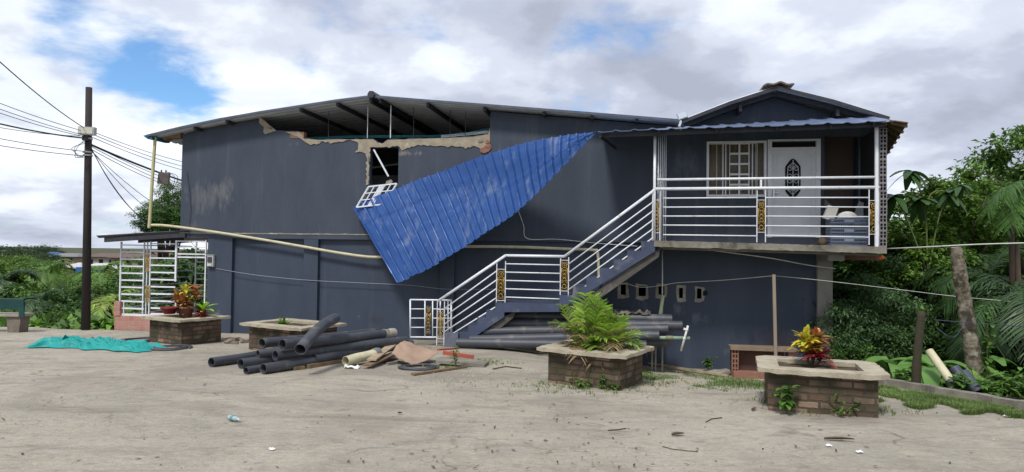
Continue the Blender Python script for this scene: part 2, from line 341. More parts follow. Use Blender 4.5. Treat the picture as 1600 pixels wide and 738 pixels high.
# ================================================================ ground
def ground_mat():
    M_ = bpy.data.materials.new('dusty_yard'); M_.use_nodes = True; nt = M_.node_tree; N, L = nt.nodes, nt.links
    b = N['Principled BSDF']; b.inputs['Roughness'].default_value = .96; b.inputs['Specular IOR Level'].default_value = .12
    tc = N.new('ShaderNodeTexCoord')
    def nz(s, st=(1, 1, 1), det=10, ro=.6, rot=0, dist=0):
        mp = N.new('ShaderNodeMapping'); mp.inputs['Scale'].default_value = st; mp.inputs['Rotation'].default_value = (0, 0, rot); L.new(tc.outputs['Object'], mp.inputs[0])
        n = N.new('ShaderNodeTexNoise'); n.inputs['Scale'].default_value = s; n.inputs['Detail'].default_value = det; n.inputs['Roughness'].default_value = ro; n.inputs['Distortion'].default_value = dist
        L.new(mp.outputs[0], n.inputs[0]); return n.outputs[0]
    def rng(v, a, c, d=0, e=1):
        r = N.new('ShaderNodeMapRange'); L.new(v, r.inputs[0]); r.inputs[1].default_value = a; r.inputs[2].default_value = c; r.inputs[3].default_value = d; r.inputs[4].default_value = e; return r.outputs[0]
    def mx(f, a, c, bt='MIX'):
        m_ = N.new('ShaderNodeMix'); m_.data_type = 'RGBA'; m_.blend_type = bt
        if isinstance(f, float): m_.inputs[0].default_value = f
        else: L.new(f, m_.inputs[0])
        for i, q in ((6, a), (7, c)):
            if isinstance(q, tuple): m_.inputs[i].default_value = (*q, 1)
            else: L.new(q, m_.inputs[i])
        return m_.outputs[2]
    base = mx(rng(nz(.35, dist=.6), .36, .64), (.47, .43, .36), (.345, .318, .268))
    base = mx(rng(nz(1.6, (1, 1.6, 1), dist=.8), .5, .72), base, (.48, .43, .34))
    base = mx(rng(nz(1.9, (.8, 1.5, 1), rot=.25, dist=1.2), .54, .74, 0, .8), base, (.19, .17, .14))
    base = mx(rng(nz(.7, (.4, 2.2, 1), rot=-.12, dist=.7), .55, .7, 0, .75), base, (.21, .19, .155))
    base = mx(rng(nz(.9, (1, 1, 1), rot=1.3, det=8), .6, .72, 0, .45), base, (.36, .25, .17))
    base = mx(rng(nz(24, det=6, ro=.75), .3, .72, .0, .5), base, (.17, .155, .13))
    vo = N.new('ShaderNodeTexVoronoi'); vo.feature = 'DISTANCE_TO_EDGE'; vo.inputs['Scale'].default_value = .42
    dn = N.new('ShaderNodeTexNoise'); dn.inputs['Scale'].default_value = 2.2; dn.inputs['Detail'].default_value = 8; L.new(tc.outputs['Object'], dn.inputs[0])
    va = N.new('ShaderNodeVectorMath'); va.operation = 'MULTIPLY_ADD'; L.new(dn.outputs[1], va.inputs[0]); va.inputs[1].default_value = (.6, .6, 0); L.new(tc.outputs['Object'], va.inputs[2]); L.new(va.outputs[0], vo.inputs[0])
    cr = N.new('ShaderNodeMath'); cr.operation = 'MULTIPLY'; L.new(rng(vo.outputs[0], .003, .009, 1, 0), cr.inputs[0]); L.new(rng(nz(.5, det=5, rot=.9), .53, .62, 0, .5), cr.inputs[1])
    base = mx(cr.outputs[0], base, (.09, .08, .065))
    base = mx(rng(nz(.28, (1, 1, 1), rot=2.2, det=12, ro=.7, dist=1.5), .5, .62, 0, .55), base, (.215, .195, .165))
    base = mx(rng(nz(6, (1, 1.4, 1), det=12, ro=.75), .52, .66, 0, .6), base, (.21, .19, .155))
    base = mx(rng(nz(60, det=4, ro=.8), .58, .8, 0, .7), base, (.5, .46, .38))
    L.new(base, b.inputs['Base Color'])
    a = N.new('ShaderNodeMath'); a.operation = 'ADD'; L.new(nz(9, (1, 1.6, 1), det=12, ro=.7), a.inputs[0]); L.new(rng(nz(70, det=4), 0, 1, 0, .35), a.inputs[1])
    bp = N.new('ShaderNodeBump'); bp.inputs['Strength'].default_value = .9; bp.inputs['Distance'].default_value = .035; L.new(a.outputs[0], bp.inputs['Height']); L.new(bp.outputs[0], b.inputs['Normal'])
    return M_
YARD = ground_mat()
def xE(y): return 6.05 + .16 * math.sin(y * 1.3) + .08 * math.sin(y * 3.7) + (.7 * sstep((y - 12) / 1.5))
def yE(x): return 17.6 + .25 * math.sin(x * .8) + .1 * math.sin(x * 2.9)
def yard_fn(u, v):
    y0 = -8 + (v ** .9) * 26
    w = sstep((v - .9) / .1)
    x = -30 + u * (xE(min(y0, 18)) + 30); y = y0 if v < 1 else y0
    y = -8 + v * (yE(x) + 8)
    return Vector((x, y, G(x, y) + .006 * noise.noise(Vector((x * 1.5, y * 1.5, 0))) + .012 * noise.noise(Vector((x * .6, y * .6, 3)))))
mb = MB(); mb.grid(yard_fn, 150, 120)
tag(mb.build('ground', YARD, smooth=True, origin=(0, 0, 0)), kind='structure')
EARTH = mat('valley_ground', (.045, .06, .025), (.07, .07, .035), 1, .4, .6, 3, c3=(.03, .05, .02), s3=.1)
def TER(x, y):
    cx, cy = max(-30, min(x, 6.6)), max(-8, min(y, 17.8))
    b = G(cx, cy) - .09
    dr = max(0, x - 7.2 - .1 * max(0, 9 - y)); dl = max(0, y - 17.9); dd = max(0, -30 - x); db = max(0, -8 - y)
    z = b - 2.6 * sstep(dr / 6) - 5.0 * sstep(dl / 11) - 2 * sstep(dd / 12)
    far = sstep((y - 45) / 110)
    z += far * 3.6 + .9 * noise.noise(Vector((x * .012, y * .012, 4))) * far * 2
    z += .25 * noise.noise(Vector((x * .2, y * .2, 1))) * min(1, (dr + dl) / 6)
    z += 1.6 * math.exp(-((x + 108) / 22) ** 2 - ((y - 150) / 30) ** 2)
    return max(z, -8.5) if y < 900 else min(z, 0)
xs = [-2500, -1200, -600, -350] + list(range(-240, -60, 12)) + list(range(-60, -12, 4)) + [-10, -8, -6, -4, -2, 0, 2, 4, 5, 6, 6.6, 7, 7.5, 8, 9, 10, 11, 12, 13, 14, 16, 20, 26, 34, 50, 80, 130, 200, 400, 900, 2500]
ys = [-400, -100, -40, -15, -8, -4] + list(range(0, 17, 2)) + [17, 17.5, 18, 18.5, 19, 20, 21, 22, 24, 26, 28, 30, 34, 38, 44, 50, 60, 70, 85, 100, 115, 130, 145, 160, 180, 210, 260, 400, 800, 1600, 3500]
mb = MB(); mb.add([(x, y, TER(x, y)) for x in xs for y in ys], [(i * len(ys) + j, (i + 1) * len(ys) + j, (i + 1) * len(ys) + j + 1, i * len(ys) + j + 1) for i in range(len(xs) - 1) for j in range(len(ys) - 1)])
tag(mb.build('terrain', EARTH, smooth=True, origin=(0, 0, 0)), kind='structure')
# kerb along the right edge of the yard
mb = MB(); pts = []
k0, k1 = gp(1370, 600), gp(1600, 640)
for i in range(15):
    t = -.15 + i / 14 * 1.75; p = k0.lerp(k1, t); p.z = G(p.x, p.y) - .0; p.x += .05 * math.sin(i * 2.1)
    pts.append(p)
for a, b_ in zip(pts[:-1], pts[1:]): mb.beam(a + Vector((0, 0, .02)), b_ + Vector((0, 0, .02)), .13, .16 + .03 * rnd.random())
tag(mb.build('kerb', OLDCONC), kind='structure')

# ================================================================ the blue house
house = thing('blue_house', 'long two storey dark blue house with a torn open upper wall and a railed balcony', 'house', HM @ Matrix.Translation((0, 0, -.4)))
X0 = hp(283, 300, -.03)[0]; XP = hp(325, 450)[0]; XR = hp(1276, 480)[0]; XU = hp(1287, 300)[0]; XEND = hp(1375, 300, 0)[0]
ZB = hp(480, 366, -.03)[1]; ZS = ZB - .12
roofpx = [(230, 213), (283, 200), (345, 187), (408, 176), (525, 158), (582, 151)]
roofpx2 = [(582, 151), (668, 158), (760, 165), (900, 176), (1062, 189)]
RL = [hp(*p, -.35) for p in roofpx]; RR = [hp(*p, -.35) for p in roofpx2]
RT = RL + RR[1:]
def zroof(x):
    if x <= RT[0][0]: return RT[0][1]
    for a, b_ in zip(RT[:-1], RT[1:]):
        if x <= b_[0]: return a[1] + (b_[1] - a[1]) * (x - a[0]) / (b_[0] - a[0])
    a, b_ = RT[-2], RT[-1]; return b_[1] + (x - b_[0]) * (b_[1] - a[1]) / (b_[0] - a[0])
G2 = [hp(1066, 189, -.55), hp(1215, 139, -.55), hp(1386, 186, -.55)]
def zg2(x):
    if x < G2[1][0]: return G2[0][1] + (x - G2[0][0]) * (G2[1][1] - G2[0][1]) / (G2[1][0] - G2[0][0])
    return G2[1][1] + (x - G2[1][0]) * (G2[2][1] - G2[1][1]) / (G2[2][0] - G2[1][0])
YF, YB = -.03, .12
hx = lambda px, py, y=YF: hp(px, py, y)
def topz(x): return max(zroof(x) if x < RT[-1][0] else -9, zg2(x) if x > G2[0][0] else -9) - .07
# upper wall
def jag(P, step, amp, seed=3):
    rr = random.Random(seed); o = [P[0]]
    for a, b_ in zip(P[:-1], P[1:]):
        n_ = max(1, int(math.dist(a, b_) / step))
        for k in range(1, n_ + 1):
            t = k / n_; j = amp if k < n_ else 0; o.append((a[0] + (b_[0] - a[0]) * t + rr.uniform(-j, j), a[1] + (b_[1] - a[1]) * t + rr.uniform(-j, j)))
    return o
hole = [(408, 181), (408, 190), (413, 197), (419, 202), (431, 204), (450, 205), (467, 205), (473, 210), (475, 216), (500, 218), (530, 217), (583, 217), (590, 222), (598, 224), (606, 218), (660, 216), (700, 215), (740, 213), (763, 209), (766, 200), (766, 180), (767, 170)]
out = [(X0, ZB)]
xl = hx(408, 180)[0]; xr_ = hx(767, 180)[0]
x = X0
while x < xl - .1: out.append((x, topz(x))); x += .5
out.append((xl, topz(xl)))
out += [hx(*p) for p in jag(hole[1:-1], 5, .9)]
out.append((xr_, topz(xr_)))
x = xr_ + .2
while x < XEND: out.append((x, topz(x))); x += .4
out.append((XEND + .05, topz(XEND + .05)))
zl = hx(1380, 212)[1]
out += [(XEND + .05, zl), (XU, zl), (XU, ZB), ]
win_hole = [(579, 231), (623, 230), (622, 287), (577, 289)]
w_open = [(1107, 224), (1195, 224), (1195, 306), (1107, 306)]
d_open = [(1201, 222), (1279, 222), (1279, 379), (1201, 379)]
holes = [[hx(*p) for p in q] for q in (win_hole, w_open)]
dz0 = max(ZB + .02, hx(1240, 379)[1]); xa, xb = hx(1201, 300)[0], hx(1279, 300)[0]; dzt = hx(1240, 222)[1]
holes.append([(xa, dzt), (xb, dzt), (xb, dz0), (xa, dz0)])
def sc_(px, py, rx, rz, col, amt, th, y=YF):
    p_ = hp(px, py, y); return (p_[0], p_[1] + .4, rx, rz, col, amt, th)
scuffs(NAVY_UP, [sc_(320, 310, .75, .6, (.12, .125, .135), .7, .26), sc_(352, 300, .35, .6, (.15, .15, .15), .7, .28), sc_(300, 355, .5, .25, (.13, .12, .11), .6, .35),
                 sc_(640, 240, 1.1, .2, (.3, .27, .22), .8, .42), sc_(460, 225, .5, .15, (.2, .18, .16), .6, .42), sc_(1070, 255, .4, .6, (.12, .14, .18), .5, .25), sc_(1150, 345, .8, .5, (.10, .12, .16), .4, .32),
                 sc_(900, 190, 2.0, .3, (.09, .09, .11), .5, .36)])
scuffs(NAVY, [sc_(1095, 500, .5, .35, (.18, .18, .2), .6, .33, .05), sc_(1060, 485, .2, .3, (.16, .17, .2), .5, .3, .05), sc_(590, 500, .35, .2, (.03, .03, .04), .7, .3, .05), sc_(560, 495, .1, .15, (.2, .2, .22), .6, .3, .05),
              sc_(1215, 535, .9, .35, (.035, .028, .035), .85, .2, .05), sc_(1140, 550, .5, .25, (.14, .14, .15), .5, .38, .05), sc_(345, 490, .25, .3, (.14, .14, .16), .5, .4, .05), sc_(1010, 480, .6, .4, (.12, .13, .16), .4, .36, .05)])
mb = MB(HM); mb.poly(out, holes, YF, YB)
mb.build('upper_wall', NAVY_UP, house)
# lower wall with small vents
vents = [((970, 445), (978, 461)), ((998, 447), (1009, 463)), ((1029, 447), (1038, 461)), ((1061, 450), (1067, 466)), ((1089, 451), (1096, 467))]
vh = []
for a, b_ in vents:
    (xa_, za), (xb_, zb_) = hp(*a, .05), hp(*b_, .05); vh.append([(xa_, zb_), (xb_, zb_), (xb_, za), (xa_, za)])
mb = MB(HM); mb.poly([(XP, -1.6), (XR, -1.6), (XR, ZS + .02), (XP, ZS + .02)], vh, .05, .2); mb.build('lower_wall', NAVY, house)
for (a, b_), hl in zip(vents, vh):
    xa_, zb_, xb_, za = hl[0][0], hl[0][1], hl[2][0], hl[2][1]
    w = .055; J = lambda: (rnd.random() - .5) * .045
    o = [(xa_ - w + J(), zb_ - w * 1.4 + J()), ((xa_ + xb_) / 2, zb_ - w * 1.6 + J()), (xb_ + w + J(), zb_ - w + J()), (xb_ + w + J(), (za + zb_) / 2 + J()), (xb_ + w + J(), za + w * .8 + J()), (xa_ - w + J(), za + w * .8 + J()), (xa_ - w + J(), (za + zb_) / 2)]
    mb = MB(HM); mb.poly(o, [hl], .044, .06); mb.build('vent_surround', CONC, house)
mb = MB(HM); c_ = hp(1101, 458, .05); mb.poly([(c_[0] + .07 * math.cos(k) * rnd.uniform(.5, 1.2), c_[1] + .07 * math.sin(k) * rnd.uniform(.6, 1.2)) for k in [i * .7 for i in range(9)]], (), .042, .049); mb.build('wall_break', DARKV, house)
for pa, pb in ((325, 363), (475, 497), (688, 710)):
    mb = MB(HM); mb.box((hp(pa, 450)[0], -.045, -1.5), (hp(pb, 450)[0], .07, ZS - .001)); mb.build('pilaster', NAVY, house)
# projecting floor band and floor
mb = MB(HM); mb.box((X0 - .02, -.05, ZS), (XU, .18, ZB)); mb.build('floor_band', NAVY_UP, house)
lg = [(X0, ZB + .001)] ; x = X0
mb = MB(HM)
top_ = [(X0 + i * .12, ZB + .012 + .03 * abs(noise.noise(Vector((i * .5, 0, 0))))) for i in range(45)]
mb.poly([(X0, ZB - .012)] + [(X0 + 44 * .12, ZB - .012)] + top_[::-1], (), -.058, -.028); mb.build('chipped_ledge', CONC, house)
mb = MB(HM); mb.box((X0, .13, ZS - .1), (XEND, 9, ZS + .1)); mb.build('upper_floor', CONC, house)
mb = MB(HM)
mb.box((X0, .121, ZS), (X0 + .14, 9, zroof(X0) - .1)); mb.build('side_wall', NAVY_UP, house)
mb = MB(HM)
mb.box((XEND - .3, .4, ZS), (XEND - .16, 9, zg2(XEND) - .1)); mb.build('side_wall', NAVY_UP, house)
mb = MB(HM); o_ = [(X0, -3), (XEND, -3)] + [(X0 + (XEND - X0) * k / 30, topz(X0 + (XEND - X0) * k / 30)) for k in range(30, -1, -1)]
mb.poly(o_, (), 8.9, 9.04); mb.build('back_wall', NAVY_UP, house)
mb = MB(HM); mb.box((XP, .21, -1.6), (XP + .14, 9, ZS - .12)); mb.box((XR - .14, .21, -3), (XR, 9, ZS - .12)); mb.build('lower_side_wall', NAVY, house)
# inner partition wall seen through the torn wall and window
mb = MB(HM); xA, xB = hp(480, 300)[0], hp(780, 300)[0]
mb.box((X0 + .2, 5.0, ZS + .1), (XEND - .4, 5.12, ZB + 2.0)); mb.build('partition_wall', mat('dark_room_plaster', (.3, .3, .32), (.2, .2, .22), .9, 2), house)
# exposed, jagged concrete where the plaster fell
strip_bot = [(766, 232), (762, 237), (755, 236), (748, 231), (738, 229), (728, 233), (719, 229), (708, 228), (700, 231), (690, 228), (672, 227), (650, 228), (634, 233), (628, 236), (626, 232), (624, 229.4), (578.6, 230.4), (579, 236), (577, 262), (576.4, 288), (572, 290), (573, 262), (573, 245), (571, 240), (562, 237), (556, 239), (560, 229), (558, 222), (545, 219), (530, 221.5), (520, 224), (506, 221), (494, 226), (486, 227), (474, 220), (464, 213), (452, 209), (445, 207)]
top_px_ = [(450, 205.4), (467, 205.4), (473, 210.4), (475, 216.4), (500, 218.4), (530, 217.4), (583, 217.4), (590, 222.4), (598, 224.4), (606, 218.4), (660, 216.4), (700, 215.4), (740, 213.4), (763, 209.4), (765.5, 200)]
top_px = [(x_, y_ + .8) for x_, y_ in top_px_]
mb = MB(HM); mb.poly([hp(*p, -.03) for p in top_px + jag(strip_bot, 3.2, 1.7)], (), -.048, -.028)
cp = mb.build('exposed_concrete', mat('exposed_render', (.36, .31, .23), (.24, .205, .16), .95, 7, .9, 40, c3=(.46, .40, .31), s3=4), house)
mb = MB(HM); mb.poly([hp(*p, -.03) for p in [(764, 224), (767, 226), (768, 232), (764, 237), (757, 240), (751, 238), (750, 233), (757, 230)]], (), -.056, -.047); mb.build('broken_brick', CLAY, house)
for cx_, cy_, rx_, ry_ in ((762, 222, 4, 3), (751, 221, 4, 2.2), (762, 229, 5, 2.4), (424, 200, 3.5, 2.5), (577, 250, 1.6, 6)):
    mb = MB(HM); mb.poly([hp(cx_ + rx_ * math.cos(k) * rnd.uniform(.7, 1.15), cy_ + ry_ * math.sin(k) * rnd.uniform(.7, 1.15), -.03) for k in [-i * .7 for i in range(9)]], (), -.066, -.04); mb.build('brick_patch', OLDCONC if cx_ != 762 else CLAY, house)
mb = MB(HM); mb.poly([hp(*p, -.03) for p in [(405, 183), (412, 187), (419, 194), (428, 201), (432, 205), (424, 207), (415, 210), (412, 207), (413, 199), (406, 193)]], (), -.05, -.02); mb.build('broken_plaster_edge', cp.data.materials[0], house)
mb = MB(HM); a, b_ = hp(455, 206), hp(476, 216); mb.box((a[0], -.04, b_[1]), (b_[0], .1, a[1] - .02)); mb.build('loose_block', CLAY, house)
# window reveal of the torn window: sloping sill chunk
mb = MB(HM); mb.poly([hp(*p, -.03) for p in [(604, 289), (605, 284), (612, 281), (614, 285), (612, 290)]], (), -.1, -.02); mb.build('sill_fragment', CONC, house)
# main roof
def rib(v, pitch=.25):
    t = (v / pitch) % 1; return .045 if t < .2 else (.02 if t < .28 or t > .92 else 0)
def roof_sheet(P, y0, y1, nv, name, mt, th=.02, dz=0):
    L_ = [0]
    for a, b_ in zip(P[:-1], P[1:]): L_.append(L_[-1] + math.dist(a, b_))
    def fn(u, v):
        s_ = u * L_[-1]; k = 0
        while k < len(P) - 2 and s_ > L_[k + 1]: k += 1
        t = (s_ - L_[k]) / (L_[k + 1] - L_[k]); x_ = P[k][0] + (P[k + 1][0] - P[k][0]) * t; z_ = P[k][1] + (P[k + 1][1] - P[k][1]) * t
        y_ = y0 + v * (y1 - y0); return Vector((x_, y_, z_ + dz + rib(y_)))
    m_ = MB(HM); m_.sheet(lambda u, v: fn(1 - u, v), 10, nv, -th) if False else m_.sheet(fn, 10, nv, th)
    return m_.build(name, mt, house)
roof_sheet(RL, -.38, 9.4, 230, 'roof_sheet', ROOFM)
roof_sheet(RR, -.38, 9.4, 230, 'roof_sheet', ROOFM)
mb = MB(HM); mb.tube([(RL[-1][0], -.45, RL[-1][1] + .03), (RL[-1][0], 9.4, RL[-1][1] + .03)], .09, 6); mb.build('ridge_cap', STEEL, house)
mb = MB(HM)
for p, q in zip(RT[:-1], RT[1:]): mb.beam((p[0], -.385, p[1] + .0), (q[0], -.385, q[1] + .0), .02, .055)
mb.build('roof_edge_trim', ROOFT, house)
for px, h_ in ((305, .1), (355, .1), (470, .11), (527, .11), (579, .13), (594, .13), (668, .12), (757, .12), (850, .1), (925, .1), (995, .08)):
    x_ = hp(px, 170, -.3)[0]
    mb = MB(HM); mb.box((x_ - .03, -.31, zroof(x_) - .03 - h_ * .75), (x_ + .03, 4.99, zroof(x_) - .028)); mb.build('purlin', STEEL, house)
for pxa, pya, pxb, pyb in ((480, 206, 765, 190),):
    pass
for yy in (4.9,):
    for A_, B_ in ((RL, 0), (RR, 1)):
        p, q = A_[0], A_[-1]
        mb = MB(HM); mb.beam((p[0] + .2, yy, zroof(p[0] + .2) - .2), (q[0], yy, zroof(q[0]) - .2), .06, .12); mb.build('rafter', STEEL, house)
for px, pt in ((513, 196), (574, 176), (610, 176), (646, 185), (703, 186), (727, 192)):
    x_, z0 = hp(px, 214, .05); mb = MB(HM); mb.tube([(x_, .05, z0 - .03), (x_, .05, zroof(x_) - .1)], .009 if px != 610 else .014, 5); mb.build('hanger_rod', WHITE if px in (610, 574) else STEEL, house)
for k in range(2):
    mb = MB(HM); mb.tube([h3(px_, py_, .2) + Vector((0, 0, -.03 * k)) for px_, py_ in ((478, 216), (540, 213), (610, 212.5), (680, 212), (730, 208), (766, 200))], .007, 5); mb.build('teal_cord', mat('teal_cord_plastic', (.03, .2, .22), rough=.5), house)
mb = MB(HM); mb.beam(h3(690, 214, .5), h3(764, 207, .5), .12, .07); mb.build('ceiling_panel', WHITE, house)
mb = MB(HM); mb.poly([hp(226, 213, -.3), hp(240, 209, -.3), hp(240, 218, -.3), hp(233, 218, -.3)], (), -.36, .3); mb.build('eave_gutter', mat('gutter_blue', (.02, .13, .22), rough=.5), house)
mb = MB(HM); mb.poly([hp(254, 212), hp(283, 204), hp(283, 216), hp(262, 216), hp(258, 220), hp(255, 218)], (), -.03, .2); mb.build('eave_corbel', mat('bare_brickwork', (.24, .13, .08), (.2, .15, .1), .9, 9, .4), house)
# small gable over the balcony
PG = [(hp(1066, 189, -.55)), (hp(1140, 160, -.55)), (hp(1215, 136, -.55))]
PH = [(hp(1215, 136, -.55)), (hp(1300, 157, -.55)), (hp(1388, 184, -.55))]
roof_sheet(PG, -.6, 5, 110, 'gable_roof_sheet', ROOFM); roof_sheet(PH, -.6, 5, 110, 'gable_roof_sheet', ROOFM)
mb = MB(HM)
for P in (PG, PH):
    for p, q in zip(P[:-1], P[1:]): mb.beam((p[0], -.61, p[1] - .03), (q[0], -.61, q[1] - .03), .02, .07)
mb.build('gable_edge_trim', STEEL, house)
mb = MB(HM)
for P in (PG, PH):
    for p, q in zip(P[:-1], P[1:]): mb.beam((p[0], -.35, p[1] - .09), (q[0], -.35, q[1] - .09), .05, .1)
mb.build('gable_rafter', STEEL, house)
mb = MB(HM); xg, zg_ = PG[-1]; mb.sheet(lambda u, v: Vector((xg - .3 + .6 * u, -.68 + v * 5.6, zg_ + .02 + .05 * math.sin(math.pi * u) + .02 * math.sin(u * 14))), 12, 30, .03); mb.build('gable_ridge_cap', mat('rusty_cap', (.12, .1, .09), (.18, .12, .09), .8, 9), house)
for px in (1155, 1305):
    x_ = hp(px, 170, -.3)[0]; mb = MB(HM); mb.box((x_ - .03, -.5, zg2(x_) - .2), (x_ + .03, .0, zg2(x_) - .06)); mb.build('gable_bracket', STEEL, house)
# awning above the balcony
AY = -1.6
AP = [hp(px, py, AY) for px, py in ((934, 207), (1000, 203), (1060, 201), (1140, 198.5), (1215, 196.5), (1300, 193), (1397, 189))]
def awn(u, v):
    s_ = u * (len(AP) - 1); k = min(int(s_), len(AP) - 2); t = s_ - k
    x_ = AP[k][0] + (AP[k + 1][0] - AP[k][0]) * t; z_ = AP[k][1] + (AP[k + 1][1] - AP[k][1]) * t
    tt = (x_ / .36) % 1; w = .022 if tt < .2 else (.01 if tt < .3 or tt > .93 else 0)
    return Vector((x_ + (0 if v > 0 else 0), AY + v * 1.5, z_ + .40 * v * (0.62 + .38 * u) + w + .012 * noise.noise(Vector((x_ * 2, v, 0)))))
mb = MB(HM); mb.sheet(awn, 240, 6, .012); mb.build('awning_sheet', PALEBLUE, house)
mb = MB(HM)
mb.beam((AP[0][0] + .1, AY + .18, AP[0][1] - .04), (AP[-1][0] - .1, AY + .18, AP[-1][1] - .04), .05, .08); mb.build('awning_beam', STEEL, house)
for px in (940, 1030, 1120, 1215, 1300, 1368):
    p = hp(px, 205, AY); u = (p[0] - AP[0][0]) / (AP[-1][0] - AP[0][0]); u = max(.0, min(1, u)); a = awn(u, .05); b_ = awn(u, .98)
    mb = MB(HM); mb.beam((p[0], a.y, a.z - .07), (p[0], b_.y, b_.z - .07), .04, .06); mb.build('awning_rafter', STEEL, house)
mb = MB(HM); e = hp(1372, 205, AY)
a = hp(936, 212, -.6); mb.beam(h3(938, 214, -.9), h3(962, 232, YF), .04, .04); mb.build('awning_brace', STEEL, house)
# right-hand eave of the roof, boarded beneath
f0 = h3(1397, 188, AY); f1 = h3(1419, 191, -1.4); f2 = h3(1386, 243, 1.1); f3 = Vector((XEND + .02, 1.1, h3(1380, 196, 1.1).z))
mb = MB(HM); mb.sheet(lambda u, v: (f0.lerp(f1, u)).lerp(f3.lerp(f2, u), v), 8, 14, .02); mb.build('eave_soffit', mat('brown_boards', (.2, .13, .09), (.12, .085, .06), .8, 5, .2, 20), house)
for k in range(6):
    v = .05 + k * .16; mb = MB(HM); a = f0.lerp(f3, v); b_ = f1.lerp(f2, v); mb.beam(a - Vector((0, 0, .045)), b_ - Vector((0, 0, .045)), .035, .05); mb.build('soffit_batten', WOOD, house)
# balcony slab
BY = -1.25
ZT = hp(1030, 376, BY)[1]; ZT2 = hp(1384, 386, BY)[1]; xs0 = hp(1022, 376, BY)[0]; xs1 = hp(1385, 386, BY)[0]
zt = lambda x_: ZT + (ZT2 - ZT) * (x_ - xs0) / (xs1 - xs0)
mb = MB(HM)
n = 60; t_ = [(xs0 + (xs1 - xs0) * i / n, zt(xs0 + (xs1 - xs0) * i / n) + .012 * noise.noise(Vector((i * .7, 0, 0)))) for i in range(n + 1)]
b2 = [(x_, z_ - .125 - .015 * noise.noise(Vector((x_ * 3, 5, 0)))) for x_, z_ in t_]
mb.poly(b2 + t_[::-1], (), BY - .02, -.051); mb.build('balcony_slab', OLDCONC, house)
mb = MB(HM); mb.poly([(t_[0][0] + .05, b2[0][1]), (t_[-1][0] - .05, b2[-1][1]), (t_[-1][0] - .05, b2[-1][1] - .05), (t_[0][0] + .05, b2[0][1] - .05)], (), BY + .25, BY + .4); mb.build('slab_beam', OLDCONC, house)
for k in range(4):
    y_ = .3 + k * .7; mb = MB(HM); mb.box((XR - .2, y_, ZS - .32), (XEND + .08, y_ + .12, ZS - .1)); mb.build('floor_joist', mat('red_timber', (.16, .08, .055), (.1, .055, .04), .9, 6), house)
mb = MB(HM); mb.box((XR + .002, -.06, -1.9), (XR + .3, .26, ZS - .1)); mb.box((XR + .002, -.9, zt(XR) - .3), (XR + .3, .0, zt(XR) - .16)); mb.build('concrete_pillar', mat('grey_pillar', (.25, .24, .215), (.19, .18, .16), .9, 4, .3, 50), house)
# recess at the right end of the balcony
mb = MB(HM); mb.box((XU, .75, ZS + .1), (XEND, .8, zl + .6)); mb.build('plywood_panel', mat('brown_plywood', (.12, .08, .065), (.08, .06, .052), .7, 1.2, 0, stretch=(1, 1, .3)), house)
mb = MB(HM); mb.box((XU - .0, .121, ZS + .1), (XU + .05, .75, zl + .5)); mb.build('recess_side', NAVY, house)
# hollow-brick end column (holes facing the yard)
bx0, bx1 = hp(1374, 300, BY)[0], hp(1386, 300, BY)[0]; bz0 = zt(bx0) + .0; bz1 = hp(1380, 200, BY)[1]
mb = MB(HM); mb.box((bx0 + .01, BY + .03, bz0), (bx1 - .01, -.05, bz1)); bk = mb.build('brick_column', DARKV, house)
mb = MB(HM); w = bx1 - bx0; rows = 15; rh = (bz1 - bz0) / rows
for k in range(rows):
    j = .008 * (rnd.random() - .5); z0 = bz0 + k * rh; a0, a1 = bx0 + j, bx1 + j; t = w * .12
    for za, zb_ in ((z0, z0 + rh * .14), (z0 + rh * .5, z0 + rh * .58), (z0 + rh * .9, z0 + rh - .004)): mb.box((a0, BY, za), (a1, BY + .028, zb_))
    for xa_ in (a0, a0 + (w - t) / 2, a1 - t): mb.box((xa_ + .0005, BY + .001, z0 + rh * .02), (xa_ + t - .0005, BY + .027, z0 + rh * .96))
mb.build('hollow_brick_face', mat('pale_brick_face', (.24, .23, .25), (.15, .13, .13), .8, 12), bk)
mb = MB(HM); x_, z1_ = hp(1369.5, 198, BY + .02); mb.box((x_ - .028, BY - .01, zt(x_)), (x_ + .028, BY + .05, z1_ + .02)); mb.build('post', WHITE, house)
# round-bar bundle post at the left end of the balcony
bp_ = None
for k, px in enumerate((1023.5, 1029, 1032, 1035, 1038, 1041)):
    x_, z1_ = hp(px, 209, BY + .03 + .1 * k); z0_ = zt(x_)
    mb = MB(HM); mb.tube([(x_, BY + .03 + .1 * k, z0_), (x_, BY + .03 + .1 * k, z1_)], .03 if k == 0 else .011, 8); mb.build('post', WHITE, house, smooth=True)
# window of the balcony room
def frame(mb, a, b_, y, w, d):
    (xa_, za), (xb_, zb_) = a, b_; x0_, x1_ = min(xa_, xb_), max(xa_, xb_); z0_, z1_ = min(za, zb_), max(za, zb_)
    mb.box((x0_, y, z0_), (x0_ + w, y + d, z1_)); mb.box((x1_ - w, y, z0_), (x1_, y + d, z1_)); mb.box((x0_ + w, y, z0_), (x1_ - w, y + d, z0_ + w)); mb.box((x0_ + w, y, z1_ - w), (x1_ - w, y + d, z1_))
mb = MB(HM); frame(mb, hp(1104, 222), hp(1197, 308), -.05, .05, .12); wf = mb.build('window', WHITE, house)
mb = MB(HM); a, b_ = hp(1107, 225), hp(1195, 305)
for t in (.26, .31, .38, .72, .78, .86):
    x_ = a[0] + (b_[0] - a[0]) * t; w = .022 if t in (.26, .72, .31, .78) else .012
    mb.box((x_ - w / 2, -.02, b_[1]), (x_ + w / 2, .02, a[1]))
gx0, gx1 = a[0] + (b_[0] - a[0]) * .38, a[0] + (b_[0] - a[0]) * .72
mb.box(((gx0 + gx1) / 2 - .018, -.021, b_[1]), ((gx0 + gx1) / 2 + .018, .019, a[1]))
for k in range(6):
    z_ = b_[1] + (a[1] - b_[1]) * k / 5; mb.box((gx0, -.018, z_ - .02), (gx1, .017, z_ + .02))
